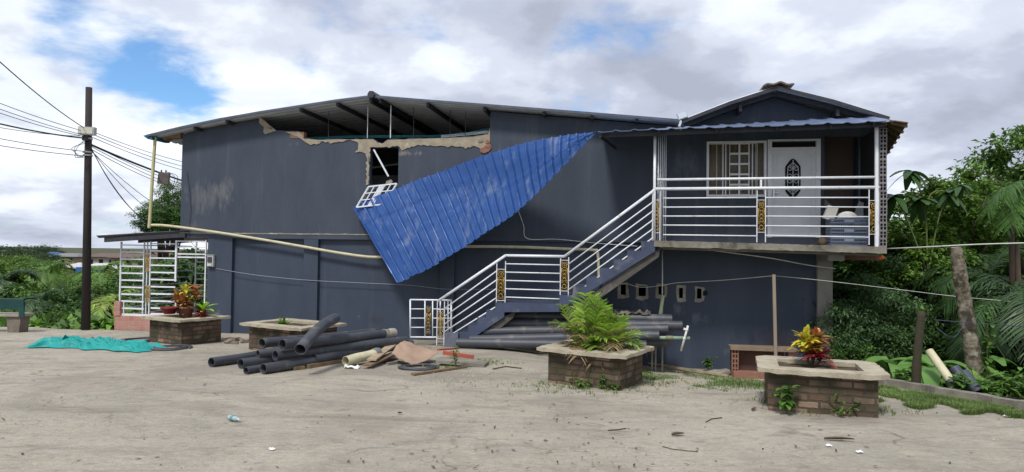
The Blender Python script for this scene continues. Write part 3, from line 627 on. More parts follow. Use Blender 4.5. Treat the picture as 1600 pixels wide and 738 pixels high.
mb.box((a[0] + .34 * .5, -.015, b_[1]), (a[0] + .34 * .5 + .008, -.005, a[1])); mb.box((b_[0] - .2, -.015, b_[1]), (b_[0] - .192, -.005, a[1]))
mb.build('window_grille', WHITE, wf)
mb = MB(HM)
mb.sheet(lambda u, v: Vector((a[0] + (b_[0] - a[0]) * u, .085 + .018 * math.sin(u * 60) + .008 * math.sin(u * 23), b_[1] + (a[1] - b_[1]) * v)), 90, 2, .004)
mb.build('curtain', mat('olive_curtain', (.29, .235, .135), (.19, .15, .085), .9, 7, .2, 20, stretch=(1, 1, .6)), wf)
mb = MB(HM); mb.box((a[0] + .02, .035, b_[1] + .02), (b_[0] - .02, .04, a[1] - .02))
gl = bpy.data.materials.new('window_glass'); gl.use_nodes = True; q_ = gl.node_tree.nodes['Principled BSDF']; q_.inputs['Transmission Weight'].default_value = 0; q_.inputs['Roughness'].default_value = .03; q_.inputs['Base Color'].default_value = (.05, .05, .05, 1); q_.inputs['Alpha'].default_value = .15
mb.build('pane', gl, wf)
# door
mb = MB(HM); fa, fb = hp(1199, 219), hp(1281, 380); fz0 = dz0 - .0
mb.box((fa[0], -.055, fz0), (fa[0] + .085, .1, fa[1])); mb.box((fb[0] - .085, -.055, fz0), (fb[0], .1, fa[1])); mb.box((fa[0] + .085, -.055, fa[1] - .04), (fb[0] - .085, .1, fa[1]))
tz = hp(1240, 233)[1]; mb.box((fa[0] + .085, -.054, tz - .03), (fb[0] - .085, .099, tz + .03))
df = mb.build('door_frame', WHITE, house)
mb = MB(HM); mb.box((fa[0] + .085, .03, tz + .03), (fb[0] - .085, .05, fa[1] - .04)); mb.build('transom_pane', DARKV, df)
DOORW = mat('white_door', (.68, .7, .74), (.6, .62, .66), .45, 3, 0)
mb = MB(HM); dx0, dx1 = fa[0] + .086, fb[0] - .086; mb.box((dx0, -.01, fz0 + .01), (dx1, .03, tz - .031)); door = mb.build('door', DOORW, house)
mb = MB(HM); frame(mb, (dx0 + .09, fz0 + .12), (dx1 - .09, tz - .12), -.02, .018, .012); mb.build('door_moulding', DOORW, door)
ox, oz = hp(1238.5, 279.5); ow, oh = .155, .40
def oval(k, n=48):
    t = 2 * math.pi * k / n; c, s_ = math.cos(t), math.sin(t)
    x_ = ow * max(-1, min(1, c * 1.35)); z_ = oh * s_ * (1 if abs(c) < .45 else 1)
    if abs(s_) > .86: z_ = oh * s_ * (1 + .0 * c)
    return (ox + x_ * (1 if abs(s_) < .8 else .95), oz + z_ * (1.0 + .06 * math.cos(4 * t)))
mb = MB(HM); mb.poly([oval(k) for k in range(48)], (), -.028, -.012); mb.build('door_glass', DARKV, door)
mb = MB(HM)
mb.box((ox - .006, -.04, oz - oh * .98), (ox + .006, -.03, oz + oh * .98))
def scroll(cx, cz, r, s_, a0=0, turns=1.3, th=.006, y=-.036, z=1):
    pts = []
    for k in range(15):
        t = k / 14; an = a0 + s_ * t * turns * 2 * math.pi; pts.append((cx + r * (1 - .7 * t) * math.cos(an), y, cz + z * r * (1 - .7 * t) * math.sin(an)))
    mb.tube(pts, th, 4)
for sx in (-1, 1):
    for cz, sg in ((.22, 1), (-.22, -1), (.05, -1), (-.05, 1)):
        scroll(ox + sx * .07, oz + cz, .062, sx * sg, math.pi / 2 * sg)
    mb.tube([(ox, -.036, oz + .34), (ox + sx * .1, -.036, oz + .25), (ox + sx * .12, -.036, oz), (ox + sx * .1, -.036, oz - .25), (ox, -.036, oz - .34)], .006, 4)
mb.build('glass_scrollwork', WHITE, door)
mb = MB(HM); mb.box((dx0 + .02, -.05, fz0 + .85), (dx0 + .055, -.012, fz0 + 1.02)); mb.beam((dx0 + .04, -.06, fz0 + .95), (dx0 + .14, -.06, fz0 + .95), .016, .016); mb.build('handle', mat('chrome', (.5, .5, .5), rough=.25, metal=1), door)

# railing ornament: a cast gold scroll panel on a dark plate between two thin bars
def ornament(mb, x, y, z0, z1, w):
    h_ = z1 - z0; c = (z0 + z1) / 2; yy = y - .012
    def ring(cx, cz, r, th=.007, sq=1, n=14): mb.tube([(cx + r * math.cos(2 * math.pi * k / n), yy, cz + r * sq * math.sin(2 * math.pi * k / n)) for k in range(n + 1)], th, 4, False)
    s_ = w / .1
    ring(x, z1 - h_ * .12, .034 * s_, .008, 1.1); ring(x, z1 - h_ * .12, .012 * s_, .007)
    ring(x, z0 + h_ * .1, .028 * s_, .008, 1.2)
    for sx in (-1, 1):
        mb.tube([(x + sx * .044 * s_, yy, z1 - h_ * .22), (x + sx * .038 * s_, yy, z0 + h_ * .2)], .006, 4)
        for t in (0, .26, .74, 1.0):
            ring(x + sx * .036 * s_, z0 + h_ * (.03 + .94 * t), .016 * s_, .006)
        for t in (.36, .5, .64): mb.tube([(x, yy, z0 + h_ * (t + .06)), (x + sx * .03 * s_, yy, z0 + h_ * t), (x, yy, z0 + h_ * (t - .06))], .007, 4)
    for t in (.3, .43, .57, .7): mb.tube([(x - .03 * s_, yy, z0 + h_ * t), (x + .03 * s_, yy, z0 + h_ * t)], .007, 4)
def rail_panel(parent, pxl, pxr, pt, pb, ot, obt, y, thin=.011, plate=True, space=HM):
    """two thin uprights with an ornament between; pixel columns, top and bottom rows"""
    (xa_, za), (xb_, zb_) = hp(pxl, pt, y), hp(pxr, pb, y); o1, o0 = hp((pxl + pxr) / 2, ot, y)[1], hp((pxl + pxr) / 2, obt, y)[1]
    mb = MB(space)
    for x_ in (xa_, xb_): mb.tube([(x_, y, zb_), (x_, y, za)], thin, 6)
    for z_ in (o1 + .04, o0 - .04): mb.tube([(xa_, y, z_), (xb_, y, z_)], .006, 5)
    up = mb.build('rail_upright', WHITE, parent)
    if plate:
        mb = MB(space); mb.box((xa_ + .014, y + .004, o0 - .02), (xb_ - .014, y + .012, o1 + .02)); mb.build('ornament_plate', BLACKP, parent)
    mb = MB(space); ornament(mb, (xa_ + xb_) / 2, y, o0, o1, abs(xb_ - xa_) * .8); mb.build('ornament', GOLD, parent, smooth=True)
def bars(parent, segs, y, r, name='rail_bar', big=None):
    for k, (a, b_) in enumerate(segs):
        mb = MB(HM); mb.tube([h3(*a, y), h3(*b_, y)], r, 8); mb.build(name, WHITE, parent, smooth=True)
RY = BY + .03
rl = MB(HM); rl.tube([h3(1022, 295.5, RY), h3(1375, 293, RY)], .032, 10); railing = rl.build('railing', WHITE, house, smooth=True)
bars(railing, [((1027, 281), (1371, 277))], RY, .026)
mb = MB(HM); mb.box((hp(1189, 281, RY)[0] - .02, RY - .015, hp(1189, 294, RY)[1]), (hp(1189, 281, RY)[0] + .02, RY + .015, hp(1189, 281, RY)[1])); mb.build('rail_spacer', WHITE, railing)
rows_ = [((1036, 310), (1183, 309)), ((1036, 324), (1183, 323.5)), ((1036, 338), (1183, 338)), ((1036, 352), (1183, 353)), ((1036, 367), (1183, 369)),
         ((1197, 309), (1357, 309)), ((1197, 323), (1357, 324)), ((1197, 338), (1357, 339)), ((1197, 353), (1357, 354.5)), ((1197, 368), (1357, 371))]
bars(railing, rows_, RY, .0135)
rail_panel(railing, 1183, 1196, 296, 379, 316, 360, RY, plate=True)
rail_panel(railing, 1358, 1373, 296, 383, 317, 363, RY, plate=False)
rail_panel(railing, 1020, 1031, 296, 376, 316, 361, RY, plate=False)

# ---------------------------------------------------------------- outside staircase
SY0, SY1 = -1.25, -.2
st = thing('outdoor_staircase', 'blue painted concrete staircase with a mid landing and white railing leading up to the balcony', 'staircase', HM @ Matrix.Translation((hp(710, 530, SY0)[0], SY0, hG(7, -1.2))))
STM = mat('stair_blue_paint', (.06, .078, .135), (.04, .05, .085), .7, 2.5, .3, 40, c3=(.15, .15, .16), s3=3.5, t3=(.58, .74))
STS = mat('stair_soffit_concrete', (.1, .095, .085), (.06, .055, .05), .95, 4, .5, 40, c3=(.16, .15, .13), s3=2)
gx, gz = hp(704, 533, SY0); lx0, lz = hp(788, 473, SY0); lx1, _ = hp(874, 476, SY0); tx, tz_ = hp(1024, 386, SY0)
gz = hG(gx, SY0)
def flight(x0, z0, x1, z1, n, soff, name):
    P = []; run = (x1 - x0) / n; rise = (z1 - z0) / n
    for i in range(n): P += [(x0 + i * run, z0 + i * rise), (x0 + i * run, z0 + (i + 1) * rise)]
    P.append((x1, z1)); P.append((x1, z1 - soff)); P.append((x0 + run * (.6 if z0 < lz - .1 else -.2), z0 - (0.05 if z0 < lz - .1 else soff * .8)))
    # collinear closing guard
    mb = MB(HM); mb.poly(P[::-1], (), SY0, SY1); return mb.build(name, STM, st)
flight(gx, gz, lx0, lz, 6, .3, 'lower_flight')
mb = MB(HM); mb.poly([(lx0, lz), (lx1, lz), (lx1 , lz - .16), (lx0, lz - .2)][::-1], (), SY0 - .02, SY1); mb.build('landing', STM, st)
flight(lx1, lz, xs0 + .02, zt(xs0) - .02, 7, .2, 'upper_flight')
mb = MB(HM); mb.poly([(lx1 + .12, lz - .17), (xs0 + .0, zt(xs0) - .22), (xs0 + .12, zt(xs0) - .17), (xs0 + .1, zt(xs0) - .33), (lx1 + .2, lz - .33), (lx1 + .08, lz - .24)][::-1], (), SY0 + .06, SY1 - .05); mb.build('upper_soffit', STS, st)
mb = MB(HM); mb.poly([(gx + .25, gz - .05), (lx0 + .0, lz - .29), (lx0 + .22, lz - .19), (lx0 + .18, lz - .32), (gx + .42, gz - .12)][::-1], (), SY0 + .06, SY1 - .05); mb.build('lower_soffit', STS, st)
mb = MB(HM); x_, z_ = hp(850, 480, -.6); mb.box((x_ - .1, -.55, -1.2), (x_ + .1, -.35, lz - .17)); mb.build('landing_pillar', OLDCONC, st)
mb = MB(HM); mb.box((gx - .12, SY0 - .03, gz - .1), (gx + .17, SY0 + .18, gz + .3)); mb.build('newel_block', mat('bluish_block', (.13, .15, .19), (.09, .1, .13), .8, 6, .3), st)
QY = SY0 + .02
pts = [h3(684, 471, QY), h3(790, 399.5, QY), h3(882, 401, QY), h3(1023, 297, QY)]
mb = MB(HM); mb.tube(pts[:2], .03, 10); mb.tube(pts[1:3], .03, 10); mb.tube(pts[2:], .03, 10); hr = mb.build('handrail', WHITE, st, smooth=True)
low = []
for k in range(5):
    a = (693 + (0 if k else 0), 484 + k * 12.6); b_ = (777, 421 + k * 14.6); low.append((a, b_))
low[4] = ((695, 531), (774, 480))
low = [((694, 483), (777, 423)), ((694, 495), (777, 437)), ((694, 507), (776, 451)), ((694, 519), (775, 466)), ((694, 530), (774, 480))]
bars(hr, low, QY, .0135)
bars(hr, [((790, 399.5 + 13 * k), (875, 401 + 13.3 * k)) for k in range(1, 6)], QY, .0135)
bars(hr, [((887, 414), (1020, 316)), ((887, 427.5), (1020, 330)), ((887, 441), (1020, 344)), ((887, 454), (1020, 358)), ((889, 466), (1020, 372))], QY, .0135)
rail_panel(hr, 776.5, 789, 408, 482, 424, 467, QY)
rail_panel(hr, 876, 888, 402, 462, 410, 452, QY)
rail_panel(hr, 683.5, 693.5, 471, 540, 487, 527, QY, plate=False)
# small white gate at the foot of the stairs
gt = thing('metal_gate', 'small white metal gate with a gold scroll panel at the foot of the stairs', 'gate', HM @ Matrix.Translation((hp(641, 528, QY)[0], QY, hG(5.5, -1.2))))
mb = MB(HM); ys_ = QY + .12
for pts_ in (((641, 468.5), (704, 469.5)), ((641, 527), (703, 527.5))): mb.tube([h3(*pts_[0], ys_), h3(*pts_[1], ys_)], .018, 8)
for px in (641, 664, 676, 688, 700, 705): mb.tube([h3(px, 468.5, ys_), h3(px, 527, ys_)], .018 if px in (641, 705) else .014, 8)
mb.build('gate_frame', WHITE, gt, smooth=True)
for k in range(3):
    for a, b_ in ((641, 664), (676, 705)):
        mb = MB(HM); mb.tube([h3(a, 483 + k * 14.4, ys_), h3(b_, 483 + k * 14.4, ys_)], .012, 6); mb.build('gate_bar', WHITE, gt, smooth=True)
mb = MB(HM); o1 = h3(670, 480, ys_); o0 = h3(670, 521, ys_); ornament(mb, o1.x, ys_, o0.z, o1.z, .09); mb.build('ornament', GOLD, gt, smooth=True)
mb = MB(HM); mb.box((o1.x - .06, ys_ + .005, o0.z - .03), (o1.x + .06, ys_ + .012, o1.z + .03)); mb.build('ornament_plate', NAVY, gt)

# ---------------------------------------------------------------- torn-off blue roofing sheet
TP = [(553, 325), (572, 314), (590, 306), (650, 283), (710, 260), (775, 237), (820, 224), (870, 214), (926, 207)]
BP = [(622, 443), (637, 437), (652, 428), (704, 400), (752, 369), (800, 338), (834, 309), (872, 270), (933, 207)]
ty = [-.2, -.22, -.25, -.35, -.5, -.75, -1.0, -1.3, -1.58]; by = [-.95, -.95, -.97, -1.05, -1.15, -1.3, -1.4, -1.5, -1.6]
T3 = [h3(*p, y) for p, y in zip(TP, ty)]; B3 = [h3(*p, y) for p, y in zip(BP, by)]
def cr_(P, t):
    t = max(0, min(1, t)) * (len(P) - 1); k = min(int(t), len(P) - 2); f = t - k
    p0, p1, p2, p3 = P[max(k - 1, 0)], P[k], P[k + 1], P[min(k + 2, len(P) - 1)]
    return .5 * ((2 * p1) + (p2 - p0) * f + (2 * p0 - 5 * p1 + 4 * p2 - p3) * f * f + (3 * p1 - p0 - 3 * p2 + p3) * f ** 3)
NR = 28
ARC = [0.0]
for k in range(200): ARC.append(ARC[-1] + ((cr_(T3, (k + 1) / 200) - cr_(T3, k / 200)).length * .6 + (cr_(B3, (k + 1) / 200) - cr_(B3, k / 200)).length * .4))
def arcu(s_):
    s_ = max(0, min(1, s_)) * ARC[-1]; k = 0
    lo, hi = 0, 200
    while hi - lo > 1:
        m_ = (lo + hi) // 2
        if ARC[m_] <= s_: lo = m_
        else: hi = m_
    return (lo + (s_ - ARC[lo]) / max(1e-9, ARC[lo + 1] - ARC[lo])) / 200
def sheet_pt(s_, v):
    u = arcu(s_)
    a, b_ = cr_(T3, u), cr_(B3, u); kk = math.floor(s_ * NR / 3); v0 = v; v = v * (1 + .035 * noise.noise(Vector((kk * 3.7, 0, 0))) * (1 - u)) + .006 * (kk % 2); p = a.lerp(b_, v)
    du = cr_(T3, u + .01).lerp(cr_(B3, u + .01), v) - cr_(T3, u - .01).lerp(cr_(B3, u - .01), v)
    nn = du.cross(b_ - a)
    if nn.length < 1e-6: nn = Vector((0, -1, 0))
    nn.normalize()
    if nn.y > 0: nn = -nn
    t = (s_ * NR) % 1; rb = .045 if t < .12 else (.02 if t < .17 or t > .96 else 0)
    tt = (u * NR * 1 + .5) % 1
    if abs(tt - .5) < .0: rb += 0
    q9 = Vector((u * 14, v * 6, 2)); wv = .012 * noise.noise(q9) + .005 * noise.noise(q9 * 2.7) + .05 * math.sin(v * 3.1) * math.sin(u * 9) + .02 * noise.noise(Vector((u * 9, v * 3, 0)))
    crease = (.012 if v0 > .5 + .02 * math.sin(u * 3) else 0) - .018 * math.exp(-((v - .28) / .03) ** 2) * (.5 + .5 * math.sin(u * 7)) - .008 * math.exp(-((v - .62) / .03) ** 2)
    return p + nn * (rb + wv + crease)
mb = MB(HM); mb.sheet(sheet_pt, NR * 24, 30, .006)
o = mb.build('corrugated_roof_sheet', [BLUE], smooth=False)
tag(o, 'large bright blue ribbed metal roofing sheet torn loose and hanging across the house front', 'roofing sheet')

# white window frame hanging out of the torn window
wg = thing('broken_window_frame', 'white window frame with small square panes hanging out below the torn window opening', 'window frame', HM @ Matrix.Translation(h3(585, 305, -.12)))
A = h3(576, 292, -.1); B = h3(620, 287, -.12); C_ = h3(557, 324, -.32); D = B + (C_ - A)
mb = MB(HM)
fr = lambda u, v: A.lerp(B, u).lerp(C_.lerp(D, u), v)
for u in (0, .42, .5, .58, 1): mb.beam(fr(u, 0), fr(u, 1), .035, .03)
for v in (0, 1): mb.beam(fr(0, v), fr(1, v), .035, .03)
mb.build('frame', WHITE, wg)
mb = MB(HM)
for v in (.33, .66): mb.beam(fr(0, v), fr(1, v), .022, .02)
for u in (.21, .79): mb.beam(fr(u, 0), fr(u, 1), .022, .02)
mb.build('glazing_bars', WHITE, wg)
mb = MB(HM); mb.tube([h3(584, 234, -.0), h3(607, 276, -.02)], .022, 8)
tag(mb.build('broken_bar', WHITE), 'thin white bar hanging diagonally inside the torn window opening', 'metal bar')
# ================================================================ porch at the left end
XG0, XG1 = hp(186, 430)[0], hp(323, 430)[0]
pr = thing('porch_roof', 'low sloping grey metal porch roof over the white grille at the left end', 'porch roof', HM @ Matrix.Translation((-1.6, 0, 2)))
a, b_ = h3(150, 371, -.5), h3(292, 362, -.12)
mb = MB(HM)
mb.sheet(lambda u, v: Vector((a.x + (b_.x - a.x) * u, (-.5 + .44 * u) + v * (3.0), a.z + (b_.z - a.z) * u + .0 * v + rib(v * 3, .2) - .12 * (1 - u) * 0)), 8, 110, .015); mb.build('roof_sheet', mat('dark_porch_roof_sheet', (.12, .125, .14), (.08, .08, .09), .6, 4, metal=.3), pr)  # porch sheets in a dark grey of their own
for v in (-.38, .8, 2.1):
    mb = MB(HM); mb.beam((a.x + .15, v, a.z - .07), (b_.x - .05, max(v, -.1), b_.z - .09), .06, .1); mb.build('roof_beam', STEEL, pr)
gr = thing('porch_grille', 'white metal security grille of horizontal bars enclosing the porch', 'grille', HM @ Matrix.Translation((XG0, 0, hG(0, 0))))
def gl_(px0, px1, pys, y, r=.016, nm='grille_bar'):
    for py in pys:
        p, q = hp(px0, py, y), hp(px1, py + (px1 - px0) * .012, y); mb = MB(HM); mb.box((p[0], y - r, p[1] - r * .9), (q[0], y + r, q[1] + r * .9)); mb.build(nm, WHITE, gr)
gl_(190, 225, [383 + 11.0 * k for k in range(11)], .02)
gl_(236, 274, [381 + 11.2 * k for k in range(11)], .02)
gl_(278, 322, [377, 386.5, 397, 402], .02)
gl_(236, 322, [492], .02, .02); gl_(191, 236, [492], .02, .02)
for px, py0, py1, w in ((190, 378, 470, .035), (194, 470, 493, .02), (226, 378, 491, .025), (231, 378, 491, .018), (236, 377, 491, .025), (276, 376, 440, .045), (322.5, 375, 492, .03), (275, 470, 491, .03)):
    p, q = hp(px, py0, .02), hp(px, py1, .02); mb = MB(HM); mb.box((p[0] - w / 2, -.0, q[1]), (p[0] + w / 2, .035, p[1])); mb.build('grille_post', WHITE, gr)
for py0, py1 in ((398, 424), (447, 471)):
    p, q = h3(231, py0, .0), h3(231, py1, .0); mb = MB(HM); ornament(mb, p.x, -.005, q.z, p.z, .11); mb.build('ornament', GOLD, gr, smooth=True)
    mb = MB(HM); mb.box((p.x - .06, .004, q.z - .01), (p.x + .06, .01, p.z + .01)); mb.build('ornament_plate', mat('tan_plate', (.3, .26, .2), rough=.7), gr)
# rear run of the same grille, seen through the front
for k in range(9):
    p, q = h3(284, 392 + 10.5 * k, .02), h3(322, 392 + 10.5 * k, .02); mb = MB(HM); mb.box((XG0 + .1, 2.9, p.z - .012), (XG1 + 1.5, 2.93, p.z + .012)); mb.build('rear_bar', WHITE, gr)
for t in (.1, .9, 1.7, 2.5):
    mb = MB(HM); mb.box((XG0 + t, 2.88, -.4), (XG0 + t + .04, 2.92, 1.9)); mb.build('rear_post', WHITE, gr)
for k in range(10):
    z_ = hp(190, 383 + 11 * k, .02)[1]; mb = MB(HM); mb.box((XG0 - .01, .06, z_ - .014), (XG0 + .02, 2.86, z_ + .014)); mb.build('side_bar', WHITE, gr)
tw = thing('tiled_wall', 'low pink tiled wall under the porch grille', 'low wall', HM @ Matrix.Translation((XG0, 0, hG(-1, 0))))
p = hp(181, 493, .0); q = hp(322, 493, 0); zz = p[1]
mb = MB(HM); mb.box((p[0], -.04, hG(-1, 0) - .3), (XP - .002, .12, zz)); mb.build('wall_face', TILE, tw)
mb = MB(HM); c = hp(189, 471, 0); d = hp(203, 471, 0)
mb.box((hp(181, 471)[0], -.06, zz + .001), (hp(190, 480)[0], .12, c[1])); mb.build('wall_stub', TILE, tw)
mb = MB(HM); mb.box((p[0], .121, hG(-1, 0) - .3), (p[0] + .14, 2.9, zz)); mb.build('side_face', TILE, tw)
mb = MB(HM); mb.box((p[0], .12, hG(-1, 0) - .15), (XP + .2, 3.2, hG(-1, 0) + .02)); mb.build('porch_floor', OLDCONC, tw)
# electricity meter
x_, z_ = hp(333, 408, .0); em = thing('electricity_meter', 'small grey electricity meter box on the blue wall beside the porch', 'meter', HM @ Matrix.Translation((x_, -.02, z_)))
MET = mat('meter_grey', (.38, .38, .36), rough=.5)
mb = MB(HM); mb.box((x_ - .085, -.12, z_ - .14), (x_ + .085, -.021, z_ + .14)); mb.box((x_ - .1, -.13, z_ + .141), (x_ + .1, -.021, z_ + .155)); mb.build('case', MET, em)
mb = MB(HM); mb.box((x_ - .06, -.145, z_ - .03), (x_ + .045, -.121, z_ + .1)); mb.build('window', mat('meter_dark', (.05, .055, .06), rough=.2), em)
mb = MB(HM); mb.box((x_ - .07, -.14, z_ - .12), (x_ + .05, -.121, z_ - .06)); mb.build('cover', mat('meter_pale', (.5, .5, .48), rough=.5), em)
# floodlight on the roof edge
fl = thing('floodlight', 'small silver floodlight standing on the roof between the two gables', 'floodlight', HM @ Matrix.Translation(h3(1066, 190, -.5)))
c = h3(1066, 181, -.6); mt = Matrix.Rotation(-.35, 3, 'Y')
mb = MB(HM); mb.obox(c, (.2, .1, .15), mt); mb.build('housing', mat('silver_casing', (.42, .45, .48), rough=.4, metal=.3), fl)
mb = MB(HM); mb.obox(c + mt @ Vector((0, -.055, 0)), (.17, .012, .12), mt); mb.build('lens', mat('lamp_glass', (.55, .6, .65), rough=.15), fl)
mb = MB(HM); mb.tube([c + Vector((.02, .02, -.22)), c + Vector((0, 0, -.06))], .018, 6); mb.build('bracket', STEEL, fl)

# pipes and cables on the wall
def wire(name, pts, r, m_, label, cat, group=None, space=None, n=6, kind=None):
    mb = MB(space); mb.tube(pts, r, n); o = mb.build(name, m_, smooth=True); return tag(o, label, cat, group, kind)
def cm(pts, per=8):
    out_ = []; P = [Vector(p) for p in pts]
    for i in range((len(P) - 1) * per + 1): out_.append(cr_(P, i / ((len(P) - 1) * per)))
    return out_
wire('downpipe', cm([h3(233, 357, -.22), h3(235, 330, -.22), h3(238, 280, -.22), h3(242, 222, -.22), h3(243, 214, -.22)]), .04, mat('yellowed_pvc', (.5, .47, .26), (.42, .38, .2), .5, 5), 'yellowed vertical plastic downpipe under the left roof corner', 'downpipe', space=HM, n=10)
wire('water_pipe', cm([h3(236, 352, -.2), h3(262, 353, -.17), h3(330, 362, -.14), h3(400, 373, -.13), h3(470, 385, -.12), h3(540, 397, -.12), h3(592, 402, -.13), h3(640, 393, -.12), h3(700, 386, -.11), h3(800, 386, -.11), h3(880, 389, -.11), h3(926, 391, -.11), h3(934, 396, -.11), h3(936, 440, -.11)], 6), .034, CREAM, 'long sagging cream plastic pipe running along the house wall behind the fallen sheet', 'pipe', space=HM, n=10)
wire('electric_wire', cm([h3(810, 330, -.05), h3(818, 352, -.06), h3(824, 373, -.06), h3(870, 374, -.06), h3(930, 380, -.06), h3(996, 385, -.06)]), .009, WHITEPVC, 'thin white wire stapled to the dark wall above the stairs', 'wire', space=HM)
wire('electric_wire', cm([h3(292, 268, -.05), h3(298, 320, -.05), h3(296, 350, -.06), h3(300, 380, -.06), h3(330, 402, -.1)]), .006, STEEL, 'thin dark wire running down the left edge of the upper wall to the meter', 'wire', space=HM)
wire('electric_wire', cm([h3(338, 420, -.06), h3(400, 430, -.06), h3(480, 438, -.06), h3(560, 442, -.06), h3(640, 446, -.06), h3(700, 452, -.06), h3(790, 452, -.06)]), .007, mat('grey_cable', (.25, .27, .3), rough=.6), 'thin grey wire sagging along the lower wall from the meter to the stairs', 'wire', space=HM)
wire('electric_wire', cm([h3(955, 450, -.1), h3(975, 443, -.1), h3(1000, 449, -.1), h3(1030, 447, -.1), h3(1060, 442, -.1), h3(1130, 438, -.3), h3(1209, 431, -.65)]), .007, WHITEPVC, 'thin white wire looping past the small wall vents to the wooden stake', 'wire', space=HM)
wire('electric_wire', cm([h3(1036, 383, -.6), h3(1100, 390, -.6), h3(1200, 403, -.6), h3(1260, 414, -.3), h3(1305, 420, -.1)]), .012, WHITEPVC, 'pale cable sagging beneath the balcony slab to the concrete pillar', 'wire', space=HM)
vp = thing('vent_pipe', 'thin upright white pipe with a greenish sleeve against the wall under the balcony', 'pipe', HM @ Matrix.Translation(h3(1033, 575, -.3)))
mb = MB(HM); mb.tube([h3(1035, 392, -.25), h3(1035, 500, -.25)], .014, 8); mb.tube([h3(1035, 500, -.25), h3(1035, 570, -.25)], .014, 8); mb.build('upright', WHITEPVC, vp, smooth=True)
mb = MB(HM); mb.tube([h3(1036, 462, -.3), h3(1030, 500, -.35)], .04, 8); mb.build('sleeve', mat('green_pvc', (.42, .48, .3), rough=.6), vp, smooth=True)

# ================================================================ utility pole and its cables
PB = wp(134.5, 513, 17.3); PT = wp(139, 137, 17.3)
up = thing('utility_pole', 'tall dark brown wooden utility pole at the left edge of the yard', 'utility pole', PB)
mb = MB(); mb.tube([PB + Vector((0, 0, -.5)), PB.lerp(PT, .5), PT], [.11, .09, .075], 14); mb.build('post', mat('tarred_wood', (.022, .018, .018), (.035, .029, .027), .8, 4, .6, 25, stretch=(1, 1, .15)), up, smooth=True)
c = wp(136.5, 205, 17.1); mb = MB(); mb.obox(c, (.40, .12, .2), Matrix.Rotation(.04, 3, 'Y')); mb.build('street_light', mat('lamp_casing', (.35, .37, .36), rough=.5), up)
mb = MB(); mb.obox(c + Vector((0, -.065, 0)), (.35, .02, .15), Matrix.Rotation(.04, 3, 'Y')); mb.build('lamp_glass', mat('lamp_diffuser', (.5, .5, .42), rough=.3), up)
for py in (217, 238, 243):
    q = wp(137, py, 17.3); mb = MB(); mb.tube([q + Vector((0, 0, -.02)), q + Vector((0, 0, .02))], .112, 12); mb.build('clamp', mat('galvanised', (.4, .4, .4), rough=.5, metal=.5), up)
q = wp(133, 216, 17.15); mb = MB(); mb.obox(q, (.1, .1, .12)); mb.build('cable_bracket', STEEL, up)
def cable(p, q, sag, r, label, name='overhead_cable', m_=None, cat='cable', group='cables at the utility pole'):
    pts = []
    for k in range(17):
        t = k / 16; v = p.lerp(q, t); v.z -= sag * 4 * t * (1 - t); pts.append(v)
    return wire(name, pts, r, m_ or STEEL, label, cat, group, n=5)
lab = 'thin dark overhead cable running from the utility pole out of the frame to the left'
ON = ['first', 'second', 'third', 'fourth', 'fifth', 'sixth', 'seventh']
for ci, (py0, Y, py1, r, sg) in enumerate(((88, 11, 201, .011, .22), (154, 14, 206, .008, .1), (164, 14, 212, .008, .1), (171, 14, 214, .008, .12), (200, 14, 213, .007, .15), (217, 15, 237, .009, .08), (229, 15, 244, .009, .08))):
    cable(wp(-40, py0 - (8 if py0 > 100 else 28), Y), wp(133, py1, 17.2), sg * .4, r, 'thin dark cable left of the utility pole, %s from the top at the frame edge' % ON[ci])
cable(wp(-40, 184, 14), wp(131, 216, 17.2), .05, .018, 'thick black bundled cable coming to the utility pole from the left')
labr = 'thin dark overhead cable running from the utility pole to the right behind the house'
for ci, (py0, px1, py1, Y) in enumerate(((204, 330, 262, 26), (208, 330, 270, 26), (213, 330, 276, 26), (225, 330, 302, 26), (228, 335, 312, 26), (232, 300, 302, 24))):
    cable(wp(140, py0, 17.3), wp(px1, py1, Y), .12, .009, 'thin dark cable right of the utility pole towards the house, %s from the top' % ON[ci])
cable(wp(141, 226, 17.3), wp(345, 300, 26), .1, .03, 'thick black bundled cable running from the utility pole past the downpipe')
for k, (px1, py1) in enumerate(((228, 345), (232, 352), (250, 340), (262, 332))):
    cable(wp(141, 228 + k * 2, 17.3), wp(px1, py1, 17.6), .25 - .05 * k, .008 if k else .012, 'loose grey cable drooping from the pole to the porch roof, %s from the left' % ON[k])
cable(wp(-30, 452 - 30, 30), wp(200, 400, 30), .1, .008, 'thin cable low behind the utility pole over the valley')if False else None
for k in range(3):
    pts = cm([wp(133, 218 + k * 3, 17.1), wp(120 - 4 * k, 232, 17), wp(118 + 5 * k, 246, 17), wp(130, 243 + k, 17.1)], 6)
    wire('cable_loop', pts, .007, STEEL, ['longest', 'middle', 'shortest'][k] + ' loose loop of dark cable on the left of the utility pole', 'cable', 'cable loops on the pole', n=5)
q = wp(256, 279, 21); cb = thing('cable_box', 'weathered grey splice box hanging from the overhead cables beside the downpipe', 'junction box', q)
mt = Matrix.Rotation(.12, 3, 'Y') @ Matrix.Rotation(.3, 3, 'Z')
mb = MB(); mb.obox(q, (.3, .24, .36), mt); mb.build('box', mat('rust_grey', (.16, .14, .12), (.09, .08, .07), .8, 9, .3), cb)
for dx in (-.08, .06): mb = MB(); mb.beam(q + Vector((dx, 0, .16)), q + Vector((dx, 0, .26)), .03, .03); mb.build('hanger', STEEL, cb)
for k in range(2):
    wire('cable_loop', cm([q + Vector((.1, -.05, .2)), q + Vector((.35 + .1 * k, -.05, .05)), q + Vector((.3, -.05, -.25 - .1 * k)), q + Vector((.12, -.05, -.2))], 6), .008, STEEL, ['inner', 'outer'][k] + ' small loop of cable beside the hanging splice box', 'cable', 'cable loops by the splice box', n=5)
